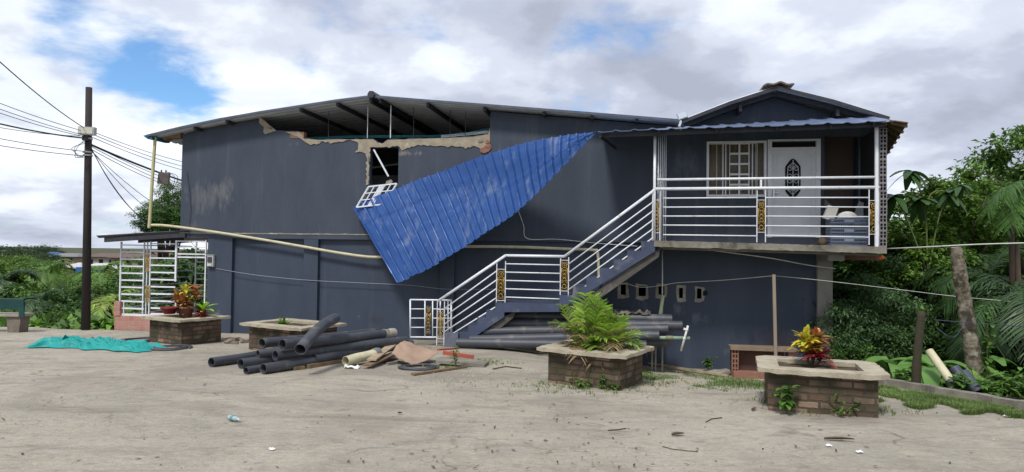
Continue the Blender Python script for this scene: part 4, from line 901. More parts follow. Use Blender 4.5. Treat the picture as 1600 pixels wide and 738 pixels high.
# cables at the right
wire('white_service_pipe', cm([HM @ h3(1384, 389, -.6), wp(1450, 386, 12.5), wp(1530, 382, 11.8), wp(1640, 379, 11)], 4), .012, WHITEPVC, 'long thin white pipe strung from the balcony corner out to the right over the bushes', 'pipe')
wire('electric_wire', cm([HM @ h3(1209, 431, -.65), wp(1290, 439, 13.4), wp(1400, 452, 13), wp(1500, 464, 12.5), wp(1640, 476, 12)], 5), .0045, WHITEPVC, 'thin pale wire running from the wooden stake to the right in front of the trees', 'wire')
wire('blue_hose', cm([wp(1462, 500, 11.6), wp(1520, 505, 11.4), wp(1640, 513, 11)], 5), .007, mat('blue_hose', (.04, .05, .085), rough=.5), 'thin blue hose stretched across the palm trunk towards the right', 'hose')
wire('blue_hose', cm([wp(1512, 494, 11.5), wp(1505, 510, 11.3), wp(1490, 527, 11.3), wp(1476, 522, 11.3), wp(1464, 512, 11.5)], 5), .008, MATS['blue_hose'], 'short drooping loop of blue hose hanging on the palm trunk', 'hose')
o = MB(); c = wp(1377, 403, 13.2)
fn = lambda u, v: c + Vector((math.cos(u * 6.283) * math.sin(v * 3.1416), math.sin(u * 6.283) * math.sin(v * 3.1416), .85 * math.cos(v * 3.1416))) * .055
o.grid(fn, 12, 8); tag(o.build('orange_ball', mat('orange_rubber', (.6, .12, .04), rough=.6), smooth=True), 'small orange ball hanging under the right end of the balcony', 'ball')
wire('hanging_cord', [HM @ h3(1377, 396, -.6), c], .006, STEEL, 'short cord holding the orange ball below the balcony corner', 'cord')

# ================================================================ planters
def planter(label, c, w, d, rot, ztop, zb, cop=.14, ch=.055, soil=True, ch_=False):
    t = thing('brick_planter', label, 'planter', Matrix.Translation((c[0], c[1], zb)) @ Matrix.Rotation(rot, 4, 'Z'), 'square brick planters with concrete rims')
    S = WM[t.name]; H_ = ztop - zb
    bw, bd = w - 2 * cop, d - 2 * cop; th = .13
    mb = MB(S); o_, i_ = (bw / 2, bd / 2), (bw / 2 - th, bd / 2 - th)
    def ringbox(o_, i_, z0, z1, seed, jit):
        rr = random.Random(seed); P = []
        nn = 12
        def loop(a, b_):
            pts = []
            cs = [(-a, -b_), (a, -b_), (a, b_), (-a, b_)]
            for k in range(4):
                p, q = cs[k], cs[(k + 1) % 4]; c_ = .12 if (ch_ and a > bw / 2 + .01) else 0; LL = math.dist(p, q)
                for j in range(nn):
                    f_ = (c_ + (LL - 2 * c_) * j / (nn - 1)) / LL if c_ else j / nn
                    pts.append((p[0] + (q[0] - p[0]) * f_, p[1] + (q[1] - p[1]) * f_))
            return pts
        O, I = loop(*o_), loop(*i_); n = len(O)
        O0 = [(x + rr.uniform(-jit, jit), y + rr.uniform(-jit, jit)) for x, y in O]
        zt_ = [z1 + rr.uniform(-jit, jit) * .6 for _ in O]; zb_ = [z0 + rr.uniform(-jit, jit) for _ in O]
        V = [(x, y, zb_[k]) for k, (x, y) in enumerate(O0)] + [(x, y, zt_[k]) for k, (x, y) in enumerate(O0)] + [(x, y, z0) for x, y in I] + [(x, y, z1) for x, y in I]
        fs = []
        for k in range(n):
            j = (k + 1) % n; fs += [(k, j, n + j, n + k), (n + k, n + j, 3 * n + j, 3 * n + k), (3 * n + k, 3 * n + j, 2 * n + j, 2 * n + k), (2 * n + k, 2 * n + j, j, k)]
        mb.add(V, fs)
    ringbox(o_, i_, -.15, H_ - ch, 1, .008); mb.build('brick_wall', BRICK, t)
    mb = MB(S); ringbox((w / 2, d / 2), (bw / 2 - th * 1.0, bd / 2 - th * 1.0), H_ - ch + .002, H_, 2, .009); mb.build('concrete_rim', COPING, t)
    mb = MB(S); mb.grid(lambda u, v: ((u - .5) * (bw - .2), (v - .5) * (bd - .2), H_ - .055 + .05 * noise.noise(Vector((u * 5, v * 5, c[0])))), 14, 14); mb.build('soil', SOIL, t)
    return t
planter('low mossy brick planter nearest the camera at the right, with a wide pale rim', (3.84, 8.56), 1.44, 1.15, R(-18), .355, -.18, .12, ch_=True)
planter('mossy brick planter in the middle foreground holding a bushy palm', (1.27, 10.2), 1.41, 1.14, R(-31), .317, -.24)
planter('brick planter at the left beside the turquoise tarp and the porch', (-7.05, 14.85), 1.42, 1.2, R(-31), .23, -.38)
planter('brick planter half hidden behind the pile of black pipes', (-4.37, 13.75), 1.75, 1.2, R(-30), .23, -.34)

# ---- plants
def leafblade(mb, base, d, up, L_, w, droop=.3, seg=4, fold=.25, th=None):
    d = d.normalized(); s_ = d.cross(up)
    if s_.length < 1e-3: s_ = d.cross(Vector((1, 0, .3)))
    s_.normalize(); n_ = s_.cross(d).normalized(); P = []
    prof = [.35, .85, 1.0, .7, .06] if seg == 4 else [.3 + .7 * math.sin(math.pi * min(1, .12 + .88 * k / seg)) for k in range(seg + 1)]
    for k in range(seg + 1):
        t = k / seg; c = base + d * (L_ * t) + Vector((0, 0, -droop * L_ * t * t)); ww = w * prof[k] / 2
        P += [c - s_ * ww + n_ * ww * fold, c, c + s_ * ww + n_ * ww * fold]
    fs = []
    for k in range(seg): a = k * 3; fs += [(a, a + 1, a + 4, a + 3), (a + 1, a + 2, a + 5, a + 4)]
    mb.add(P, fs)
LEAFM = {}
def leafmat(name, cols, rough=.45, trans=.25, var=.35, soft=False):
    """leaf colour picked per leaf from a list"""
    if name in LEAFM: return LEAFM[name]
    M_ = bpy.data.materials.new(name); M_.use_nodes = True; nt = M_.node_tree; N, L = nt.nodes, nt.links
    b = N['Principled BSDF']; b.inputs['Roughness'].default_value = rough; b.inputs['Specular IOR Level'].default_value = .35
    g = N.new('ShaderNodeNewGeometry'); r = N.new('ShaderNodeValToRGB'); L.new(g.outputs['Random Per Island'], r.inputs[0]); r.color_ramp.interpolation = 'LINEAR'
    e = r.color_ramp.elements; e[0].position = 0; e[0].color = (*cols[0], 1); e[1].position = 1; e[1].color = (*cols[-1], 1)
    for k, c in enumerate(cols[1:-1]): x_ = e.new((k + 1) / (len(cols) - 1)); x_.color = (*c, 1)
    tc = N.new('ShaderNodeTexCoord'); n = N.new('ShaderNodeTexNoise'); n.inputs['Scale'].default_value = 1.3; n.inputs['Detail'].default_value = 3; L.new(tc.outputs['Object'], n.inputs[0])
    mr = N.new('ShaderNodeMapRange'); L.new(n.outputs[0], mr.inputs[0]); mr.inputs[1].default_value = .3; mr.inputs[2].default_value = .7; mr.inputs[3].default_value = 1 - var; mr.inputs[4].default_value = 1 + var
    h_ = N.new('ShaderNodeHueSaturation'); L.new(mr.outputs[0], h_.inputs['Value']); L.new(r.outputs[0], h_.inputs['Color']); L.new(h_.outputs[0], b.inputs['Base Color'])
    if trans:
        tr = N.new('ShaderNodeBsdfTranslucent'); L.new(h_.outputs[0], tr.inputs[0]); ms = N.new('ShaderNodeMixShader'); ms.inputs[0].default_value = trans
        L.new(b.outputs[0], ms.inputs[1]); L.new(tr.outputs[0], ms.inputs[2]); L.new(ms.outputs[0], N['Material Output'].inputs[0])
    LEAFM[name] = M_; return M_
STEM = mat('plant_stem', (.12, .08, .05), (.07, .05, .03), .9, 9)
STEMG = mat('green_stem', (.1, .14, .04), (.07, .1, .03), .7, 9)
CROTON = leafmat('croton_leaves', [(.5, .04, .03), (.16, .015, .025), (.75, .17, .03), (.7, .12, .03), (.72, .5, .05), (.7, .55, .05), (.3, .4, .04), (.1, .02, .03), (.6, .3, .04)], .35, .2, .25)
BRONZE = leafmat('bronze_leaves', [(.36, .10, .04), (.5, .19, .06), (.14, .03, .02), (.6, .3, .08), (.2, .05, .03), (.4, .36, .08)], .35, .2, .25)
CROTOND = leafmat('dark_red_leaves', [(.14, .015, .025), (.3, .03, .03), (.08, .02, .02), (.22, .02, .03)], .35, .2, .25)
CROTONY = leafmat('yellow_green_leaves', [(.7, .6, .06), (.45, .5, .05), (.75, .5, .06), (.3, .42, .04), (.7, .25, .03)], .35, .25, .2)
def croton(label, base, h_, rad, parts, group=None):
    """parts: list of (offset, height, radius, n, material)"""
    t = thing('croton_plant', label, 'plant', base, group)
    for (ox_, oy_, hz, rr_, n, mt_, L_, w_) in parts:
        c = base + Vector((ox_, oy_, 0)); mb = MB(); mb.tube([base + Vector((ox_ * .4, oy_ * .4, -.05)), c + Vector((0, 0, hz * .5)), c + Vector((0, 0, hz))], .012, 6); mb.build('stem', STEM, t)
        mb = MB()
        for k in range(n):
            an = k * 2.4 + rnd.random() * .5; el = rnd.uniform(.15, 1.4); zz_ = c + Vector((0, 0, hz * (.45 + .55 * (k / n))))
            d = Vector((math.cos(an) * math.cos(el), math.sin(an) * math.cos(el), math.sin(el)))
            leafblade(mb, zz_, d, Vector((0, 0, 1)), L_ * rnd.uniform(.75, 1.15), w_ * rnd.uniform(.8, 1.2), rnd.uniform(.1, .5), 5, .3)
        mb.build('foliage', mt_, t)
    return t
b = Vector((3.84, 8.78, .33))
croton('croton with yellow, orange and dark red leaves in the nearest planter', b, .5, .4,
       [(-.07, -.04, .33, .3, 80, CROTONY, .22, .07), (.07, .0, .35, .3, 80, BRONZE, .22, .07), (0, -.05, .14, .3, 60, CROTOND, .25, .05), (.0, .08, .27, .3, 44, CROTON, .2, .05), (-.05, -.05, .3, .3, 30, CROTONY, .18, .05), (.1, -.05, .08, .3, 26, CROTOND, .25, .05)])
# pots with a croton in the left planter
def pot(name, label, c, r0, r1, h_, m_):
    mb = MB(); n = 24; prof = [(r0 * .0, 0), (r0, 0), (r1, h_), (r1 * 1.1, h_), (r1 * 1.1, h_ + .035), (r1 * .95, h_ + .035), (r1 * .9, h_ - .02), (0, h_ - .02)]
    P = [c + Vector((r * math.cos(2 * math.pi * k / n), r * math.sin(2 * math.pi * k / n), z)) for r, z in prof for k in range(n)]
    mb.add(P, [(i * n + k, i * n + (k + 1) % n, (i + 1) * n + (k + 1) % n, (i + 1) * n + k) for i in range(len(prof) - 1) for k in range(n)])
    return tag(mb.build(name, m_, smooth=True, origin=c), label, 'pot')
TC = mat('terracotta', (.36, .17, .1), (.28, .13, .08), .85, 9, .2)
pc = Vector((-7.1, 14.95, .15)); pot('flower_pot', 'terracotta flower pot under the croton in the left planter', pc, .11, .16, .24, TC)
b = pc + Vector((0, 0, .2))
croton('tall croton with yellow, orange and bronze leaves growing in the terracotta pot', b, .6, .4,
       [(.0, 0, .46, .3, 40, CROTONY, .22, .07), (-.2, 0, .30, .3, 44, BRONZE, .22, .06), (.2, 0, .46, .3, 44, BRONZE, .24, .06), (0, -.1, .2, .3, 50, BRONZE, .22, .06)])
b = Vector((-6.72, 14.8, .14))
croton('small croton with bright lime leaves and dark red leaves beside the terracotta pot', b, .4, .3,
       [(.08, 0, .30, .2, 11, leafmat('lime_leaves', [(.35, .6, .05), (.3, .5, .04), (.4, .62, .08)], .4, .3, .1), .3, .11), (0, .1, .1, .3, 30, CROTOND, .28, .08), (.1, -.1, .06, .3, 20, CROTOND, .24, .07)])
p = wp(265, 486, 14.75); pot('flower_pot', 'dark red plastic bowl pot on the left corner of the left planter', p + Vector((0, 0, -.06)), .11, .17, .11, mat('dark_red_plastic', (.16, .015, .02), rough=.5))
# small plant in the planter behind the pipes
b = Vector((-4.55, 13.7, .16)); t = thing('small_plant', 'small green leafy plant with withered leaves in the planter behind the pipes', 'plant', b)
mb = MB()
for k in range(46):
    an = rnd.random() * 6.28; el = rnd.uniform(.3, 1.4); d = Vector((math.cos(an) * math.cos(el), math.sin(an) * math.cos(el), math.sin(el))); leafblade(mb, b, d, Vector((0, 0, 1)), rnd.uniform(.16, .3), .045, .2, 4)
mb.build('foliage', leafmat('fresh_green_leaves', [(.12, .24, .03), (.2, .34, .05), (.08, .17, .03)], .5, .3, .2), t)
mb = MB()
for k in range(50):
    an = rnd.random() * 6.28; el = rnd.uniform(-.1, .5); d = Vector((math.cos(an) * math.cos(el), math.sin(an) * math.cos(el), math.sin(el))); leafblade(mb, b + Vector((-.03, 0, .03)), d, Vector((0, 0, 1)), rnd.uniform(.12, .26), .04, .5, 4)
mb.build('withered_leaves', leafmat('withered_leaves', [(.12, .07, .045), (.07, .04, .03), (.18, .11, .06)], .8, .1, .2), t)
# palm fronds
def frond(mb, base, az, el, L_, droop, nl=22, ll=.3, lw=.02, curl=.6, rach=True, vshape=.35):
    d0 = Vector((math.cos(az) * math.cos(el), math.sin(az) * math.cos(el), math.sin(el))); pts = []
    p = base.copy(); d = d0.copy(); n = 12
    for k in range(n + 1):
        pts.append(p.copy()); p = p + d * (L_ / n); d = (d + Vector((0, 0, -droop / n * (1 + k / n)))).normalized()
    if rach: mb.tube(pts, [.012 * (1 - .85 * k / n) * max(.6, L_ / 1.2) for k in range(n + 1)], 4)
    for k in range(nl):
        t = .18 + .82 * k / nl; f = t * n; i = min(int(f), n - 1); q = pts[i].lerp(pts[i + 1], f - i); dd = (pts[i + 1] - pts[i]).normalized()
        s_ = dd.cross(Vector((0, 0, 1)));
        if s_.length < .05: s_ = Vector((math.sin(az), -math.cos(az), 0))
        s_.normalize(); u = s_.cross(dd)
        l_ = ll * (math.sin(math.pi * (.12 + .85 * (1 - t) ** .8)) * .7 + .35)
        for sg in (-1, 1):
            e = (dd * (.75 + rnd.uniform(-.1, .2)) + s_ * sg + u * vshape + Vector((0, 0, rnd.uniform(-.2, .1)))).normalized()
            leafblade(mb, q, e, u, l_ * rnd.uniform(.8, 1.1), lw, curl * rnd.uniform(.5, 1.4), 3, .2)
PALMG = leafmat('palm_leaflets', [(.17, .33, .03), (.28, .46, .05), (.10, .2, .03), (.42, .54, .08), (.1, .2, .03), (.38, .32, .12), (.1, .16, .05)], .45, .3, .3)
PALMB = leafmat('dry_palm_leaflets', [(.25, .19, .1), (.16, .12, .07), (.34, .22, .08), (.1, .08, .05)], .7, .15, .3)
b = Vector((1.28, 10.25, .22)); t = thing('areca_palm', 'bushy green areca palm with drying fronds growing in the middle planter', 'palm', b)
for k in range(40):
    mb = MB(); az = k * 2.399 + rnd.random() * .4; tt = k / 40
    el = 1.4 - tt * 1.15 + rnd.uniform(-.1, .1); off = Vector((rnd.uniform(-.28, .28), rnd.uniform(-.2, .2), 0))
    el = 1.52 - tt * .72 + rnd.uniform(-.1, .1)
    L_ = rnd.uniform(.68, .98) * (1 - .36 * tt)
    frond(mb, b + off, az, el, L_, .5 + tt * .5, 13, .27, .036, .3); mb.build('frond', PALMG, t)
for k in range(18):
    mb = MB(); az = k * 2.1 + .3; frond(mb, b + Vector((rnd.uniform(-.3, .3), rnd.uniform(-.2, .2), 0)), az, rnd.uniform(.5, 1.2), rnd.uniform(.45, .7), 1.3, 13, .22, .018, .6); mb.build('dry_frond', PALMB, t)
# weeds growing at the foot of things
WEED = leafmat('weed_leaves', [(.07, .17, .03), (.12, .26, .04), (.05, .11, .02), (.16, .3, .05)], .5, .3, .25)
def weed(label, base, h_, spread, n, L_, w_, name='weed', grp=None, mt_=None):
    t = thing(name, label, 'weed', base, grp)
    ms_ = MB(); mb = MB()
    for s_ in range(max(2, n // 7)):
        an = rnd.random() * 6.28; tip = base + Vector((math.cos(an) * spread * rnd.random(), math.sin(an) * spread * rnd.random() * .6, h_ * rnd.uniform(.5, 1)))
        ms_.tube([base, base.lerp(tip, .5) + Vector((0, 0, .03)), tip], .005, 4)
        for k in range(8):
            q = base.lerp(tip, .35 + .65 * k / 7); a2 = rnd.random() * 6.28; el = rnd.uniform(-.2, .8)
            leafblade(mb, q, Vector((math.cos(a2) * math.cos(el), math.sin(a2) * math.cos(el), math.sin(el))), Vector((0, 0, 1)), L_ * rnd.uniform(.7, 1.2), w_ * rnd.uniform(.8, 1.2), .35, 4, .2)
    ms_.build('stem', STEMG, t); mb.build('foliage', mt_ or WEED, t); return t
weed('leafy green weed climbing the front of the nearest planter', Vector((3.27, 8.1, -.18)), .42, .16, 60, .12, .075)
weed('small pale weed at the front right of the nearest planter', Vector((3.85, 8.02, -.18)), .3, .25, 26, .1, .03)
weed('thin green weed growing beside the cardboard sheet', gp(712, 577), .42, .12, 40, .1, .035)
weed('weed at the foot of the middle planter', gp(908, 607), .16, .22, 40, .07, .04)
weed('dark leafy weed against the blue wall under the balcony', HM @ Vector((hp(1105, 580)[0], -.25, hG(11.6, -.3))), .32, .14, 60, .1, .06)
weed('small weed cluster at the right corner of the middle planter', gp(985, 600), .28, .2, 40, .06, .03, mt_=leafmat('grey_weed', [(.14, .16, .08), (.09, .13, .05), (.2, .22, .12)], .7, .2, .2))

for k_, (px, py) in enumerate(((865, 600), (892, 606), (940, 612), (960, 614), (1225, 634), (1255, 640), (1290, 643), (1325, 648), (1358, 652))):
    weed('low weed tuft at the foot of the %s planter wall, %s from its left' % (('middle', ON[k_]) if k_ < 4 else ('nearest', ON[k_ - 4])), gp(px, py - 4), .1 + .05 * (k_ % 3), .1, 30, .06, .03)
# ================================================================ things lying in the yard
# bench at the left edge
q = gp(28, 519); bt = thing('park_bench', 'concrete park bench with a dark teal backrest at the left edge of the yard', 'bench', q)
zs = q.z + .44; BN = mat('bench_concrete', (.34, .31, .26), (.22, .2, .17), .95, 5, .4)
mb = MB(); mb.obox(q + Vector((-.62, 0, .42)), (1.72, .42, .06)); mb.build('seat', BN, bt)
for dx in (0, -1.25):
    mb = MB(); w0, w1 = .13, .17
    mb.add([q + Vector((dx + sx * (w1 if s_ else w0), sy * .16, .39 if s_ else -.03)) for s_ in (0, 1) for sx, sy in ((-1, -1), (1, -1), (1, 1), (-1, 1))], [(0, 3, 2, 1), (4, 5, 6, 7), (0, 1, 5, 4), (1, 2, 6, 5), (2, 3, 7, 6), (3, 0, 4, 7)]); mb.build('leg', mat('bench_leg_concrete', (.2, .17, .14), (.13, .11, .09), .95, 6, .4), bt)
TEAL = mat('teal_paint', (.010, .045, .045), (.014, .06, .058), .5, 6)
mb = MB(); c = q + Vector((-.7, -.2, .69)); mb.obox(c, (1.95, .05, .25), Matrix.Rotation(.12, 3, 'X')); mb.build('backrest', TEAL, bt)
for dx in (.22, -1.5): mb = MB(); mb.beam(q + Vector((dx, -.2, .38)), q + Vector((dx, -.2, .66)), .12, .03, (0, 1, 0)); mb.build('backrest_bracket', TEAL, bt)
# turquoise tarp
cT = gp(155, 543)
def tarp(u, v):
    x_ = (u - .5) * 2; y_ = (v - .5) * 2; ex = 1 + .25 * noise.noise(Vector((v * 5, 1, 2)))
    X = x_ * 1.28 * ex; Y = (y_ * (.40 + .3 * noise.noise(Vector((u * 5, 0, 7)))) + .18 * math.sin(u * 4.5) - .1 + .08 * noise.noise(Vector((u * 9, v * 2, 9))))
    Y -= .12 * x_; e = max(0, 1 - max(abs(x_), abs(y_)) ** 4)
    f1 = 1 - abs(noise.noise(Vector((u * 7 + v * 4, v * 4 - u * 3, 1)))) * 2.2; f2 = 1 - abs(noise.noise(Vector((u * 15 + v * 9, v * 9, 3)))) * 2.2; f3 = abs(noise.noise(Vector((u * 40, v * 25 + u * 20, 6))))
    hgt = (.04 + .14 * max(0, noise.noise(Vector((u * 3, v * 2, 5)))) + .10 * max(0, f1) ** 2 + .06 * max(0, f2) ** 2 + .03 * f3) * min(1, e * 1.5) * (1 - .45 * u)
    P = cT + Vector((X, Y, 0)); P.z = G(P.x, P.y) + .015 + hgt; return P
mb = MB(); mb.sheet(tarp, 130, 56, .004); tag(mb.build('tarp', mat('turquoise_tarp', (.008, .23, .22), (.012, .29, .27), .5, 3, .3, 12, c3=(.01, .24, .24), s3=2.5), smooth=True), 'crumpled turquoise plastic tarp spread on the ground at the left', 'tarp')
# hose coils
def coil(label, c, rx, ry, turns, r, m_, name='hose_coil', cat='hose'):
    pts = []
    n = int(turns * 26); zr = r
    for k in range(n + 1):
        a_ = 2 * math.pi * k / 26; s_ = 1 - .13 * (k / 26) + .03 * math.sin(k * .37); x_ = c.x + rx * s_ * math.cos(a_); y_ = c.y + ry * s_ * math.sin(a_)
        pts.append(Vector((x_, y_, G(x_, y_) + r + .008 * (k / 26) + .008 * math.sin(a_ * 2))))
    return wire(name, pts, r, m_, label, cat, n=7)
coil('grey ribbed hose lying in a flat coil behind the turquoise tarp', gp(218, 533), .42, .62, 3.3, .017, mat('grey_hose', (.09, .085, .1), (.05, .05, .06), .6, 9))
coil('dark hose coiled on the ground in front of the left planter', gp(264, 545), .40, .45, 3, .017, MATS['grey_hose'])
coil('thin dark hose ring on the ground below the cardboard sheet', gp(652, 576), .34, .3, 2.6, .018, PIPEB)
# pile of black pipes
PL = 'black plastic pipes in the front pile'
def pipe_px(label, a, b_, r, m_=PIPEB, bend=0, group=PL, crush=False, name='drain_pipe', lift=0):
    """a, b_: (px, py, Y, height of the centre above the yard or None)"""
    P = []
    for (px, py, Y) in (a, b_):
        w_ = wp(px, py, Y); P.append(w_)
    pts = []
    for k in range(11):
        t = k / 10; v = P[0].lerp(P[1], t); v.z += bend * 4 * t * (1 - t); v += Vector((0, 0, .006 * math.sin(k * .7 + a[0])))
        v.z = max(v.z, G(v.x, v.y) + r + .004); pts.append(v)
    mb = MB(); mb.pipe(pts, r, .009, 22); o = mb.build(name, m_, smooth=True); o.data.set_sharp_from_angle(angle=R(50))
    return tag(o, label, 'pipe', group)
def Yg(px, py): return gp(px, py).y
def pg(px, py, r):                              # centre pixel of a pipe resting on the yard -> its depth
    d = ray(px, py); t = 8.0
    for _ in range(60):
        p = CAM + d * t; t += (p.z - G(p.x, p.y) - r) / max(.05, -d.z) * .6
    return (px, py, (CAM + d * t).y)
pipe_px('black pipe lying lowest and furthest left in the pile', pg(330, 567, .075), pg(470, 544, .12), .078)
pipe_px('black pipe with a slit mouth, second from the left on the ground', pg(376, 569, .078), pg(560, 539, .16), .08)
pipe_px('black pipe in front whose mouth points to the camera left of the cream pipe', pg(411, 577, .078), pg(560, 552, .12), .08)
pipe_px('short split black pipe lying flat at the very front of the pile', pg(384, 580, .05), pg(440, 571, .05), .055)
pipe_px('black pipe at the front right of the pile with its mouth beside the wooden block', pg(490, 562, .12), pg(642, 537, .16), .085)
pipe_px('short crushed black pipe stub under the upper left pipes', pg(403, 554, .2), pg(470, 545, .24), .068)
pipe_px('long black pipe along the top back of the pile', pg(409, 537, .34), pg(590, 519, .3), .085)
pipe_px('long black pipe on top of the pile ending in a pale sleeve', pg(441, 539, .42), pg(604, 522, .4), .085)
pipe_px('pale sleeve fitted on the end of the top black pipe', pg(599, 522.5, .4), pg(615, 520.7, .4), .094, mat('pale_plastic', (.36, .33, .27), (.26, .24, .2), .7, 9), name='pipe_sleeve', group=None)
pipe_px('long black pipe reaching furthest right towards the cardboard', pg(430, 556, .24), pg(634, 532, .26), .082)
pipe_px('bent black pipe leaning up across the pile towards the wall', pg(469, 546, .42), (524, 497, 11.9), .09, bend=.06)
pipe_px('black pipe wedged under the leaning bent pipe', pg(428, 562, .1), pg(520, 548, .12), .07)
c1 = pg(540, 565, .085); pipe_px('cream plastic pipe lying at the right side of the black pipe pile', c1, (590, 551.5, c1[2] + .62), .085, CREAM, group=None, name='cream_pipe')
pipe_px('grey collar at the far end of the cream pipe', (582, 553.5, c1[2] + .53), (592, 551, c1[2] + .64), .092, mat('grey_collar', (.14, .15, .15), rough=.6), group=None, name='pipe_collar')
def plank(label, p, q, w, h_, m_, name='wooden_board', cat='board', up=(0, 0, 1), grp=None):
    mb = MB(); mb.beam(p, q, w, h_, up); return tag(mb.build(name, m_), label, cat, grp)
def gz(px, py, dz): v = gp(px, py); v.z += dz; return v
plank('thick weathered wooden block supporting the front pipes', gz(480, 576, .035), gz(530, 568, .035), .1, .065, WOOD, 'wooden_block', 'block')
plank('small wooden offcut left of the wooden block', gz(458, 579, .03), gz(475, 577, .03), .07, .05, WOOD, 'wooden_block', 'block')
plank('upper brown board under the left edge of the cardboard sheet', gz(580, 574, .12), gz(612, 556, .2), .16, .025, PALEWOOD)
plank('lower brown board under the left edge of the cardboard sheet', gz(573, 577, .06), gz(618, 560, .1), .16, .025, WOOD)
plank('narrow brown board lying to the right of the coiled hose', gz(645, 587, .02), gz(727, 575, .02), .09, .03, WOOD)
plank('grey stick beside the boards in front of the cardboard sheet', gz(605, 571, .03), gz(625, 568, .03), .05, .03, OLDCONC, 'stick', 'stick')
# cardboard sheet
cA, cB, cC, cD = gz(611, 567, .22), gz(634, 568, .05), gz(684, 568, .12), gz(633, 541, .34)
p0, p1, p2, p3 = wp(611, 553, 11.9), wp(642, 570, 11.5), wp(686, 549, 12.2), wp(632, 533, 12.6)
mb = MB()
def cardf(u, v):
    p = p0.lerp(p1, u).lerp(p3.lerp(p2, u), v); p.z += .06 * math.sin(u * 4.2 + 1) * math.sin(v * 3) + .03 * noise.noise(Vector((u * 4, v * 4, 0))); return p
mb.sheet(cardf, 26, 22, .006); tag(mb.build('cardboard_sheet', mat('tan_cardboard', (.34, .24, .175), (.28, .19, .14), .9, 3, .2, 30), smooth=True), 'curled tan cardboard sheet lying on the boards right of the pipe pile', 'cardboard')
# flat concrete slab and red hollow tube
c = gp(722, 572); mb = MB(); mb.obox(c + Vector((0, .1, .05)), (.85, .4, .05), Matrix.Rotation(-.15, 3, 'Z') @ Matrix.Rotation(.06, 3, 'Y')); tag(mb.build('concrete_slab', OLDCONC), 'flat grey slab lying on the ground right of the cardboard sheet', 'slab')
plank('flat red metal channel behind the green weed', gz(692, 566, .17), gz(740, 567, .1), .1, .06, mat('red_oxide', (.42, .1, .06), (.3, .08, .05), .7, 6), 'metal_channel', 'channel')
plank('thin red metal strip reaching back from the cardboard', gz(684, 562, .18), gz(716, 556, .14), .06, .03, MATS['red_oxide'], 'metal_strip', 'metal strip')
# scrap of white paper
def scrap(label, px, py, s_, m_, name='paper_scrap', cat='paper', h_=.03):
    c = gp(px, py); mb = MB(); mb.sheet(lambda u, v: Vector((c.x + (u - .5) * s_, c.y + (v - .5) * s_ * .7, G(c.x, c.y) + .008 + h_ * abs(noise.noise(Vector((u * 3 + px, v * 3, 1)))))), 7, 6, .002); return tag(mb.build(name, m_), label, cat)
PAPER = mat('white_paper', (.7, .7, .7), rough=.8)
scrap('crumpled white paper lying in front of the cream pipe', 550, 576, .24, PAPER, h_=.09)
scrap('small white paper scrap below the plastic bottle', 425, 704, .05, PAPER)
scrap('white scrap on the ground in front of the nearest planter', 1343, 708, .06, PAPER)
scrap('round white scrap left of the scrap before the nearest planter', 1295, 698, .05, PAPER)
scrap('white scrap on the grass edge at the far right', 1573, 652, .07, PAPER)
# plastic bottle
q = gp(365, 659); q.z += .035; bt = thing('plastic_bottle', 'crushed clear plastic bottle lying on the open ground', 'bottle', q)
PET = mat('clear_pet', (.34, .42, .43), (.28, .36, .37), .12, 9, spec=.8)
d = Vector((.8, -.5, .0)).normalized(); prof = [(a_ * .72, b_ * .8) for a_, b_ in [(-.11, .02), (-.105, .034), (-.06, .036), (-.045, .028), (-.02, .035), (.02, .03), (.05, .034), (.08, .026), (.1, .014), (.112, .013)]]
mb = MB(); mb.tube([q + d * a for a, r in prof], [r for a, r in prof], 14); mb.build('body', PET, bt, smooth=True)
mb = MB(); mb.tube([q + d * -.032, q + d * .0], .03, 14); mb.build('wrapper', mat('teal_wrapper', (.1, .25, .27), rough=.4), bt)
mb = MB(); mb.tube([q + d * .08, q + d * .092], .012, 10); mb.build('cap', PAPER, bt)
# dead leaves and twigs
LEAFB = mat('dead_leaf', (.06, .04, .025), (.1, .065, .04), .9, 20)
def dead(label, px, py, L_, w_, az, name='dead_leaf', cat='leaf'):
    c = gp(px, py); mb = MB(); c.z += .012; leafblade(mb, c, Vector((math.cos(az), math.sin(az), .05)), Vector((0, 0, 1)), L_, w_, .0, 5, .5); P = list(mb.v); n = len(P)
    mb2 = MB(); mb2.add(P + [v + Vector((0, 0, .004)) for v in P], mb.f + [tuple(i + n for i in f[::-1]) for f in mb.f]); return tag(mb2.build(name, LEAFB), label, cat)
dead('long curled brown leaf in the right foreground', 1288, 688, .28, .06, -.2)
dead('dark brown leaf on the open ground at centre right', 1050, 682, .14, .06, .3)
dead('small dark leaf on the ground right of centre', 622 * 1, 648, .05, .04, .6)
dead('pair of dried leaves at the right foreground', 1175, 643, .14, .04, .9)
def twig(label, pts, r=.006):
    P = [gp(*p) + Vector((0, 0, r + .004)) for p in pts]; wire('twig', P, r, LEAFB, label, 'twig', n=5)
twig('forked dry twig lying in front of the nearest planter', [(1103, 661), (1112, 656), (1128, 654)])
twig('long dry twig in the right foreground', [(1035, 699), (1050, 703), (1075, 706), (1090, 707)], .004)
twig('short dark twig near the bottom centre', [(950, 674), (965, 673), (978, 671)])
twig('bent dry twig left of centre on the open ground', [(770, 578), (790, 574), (815, 577)], .01)

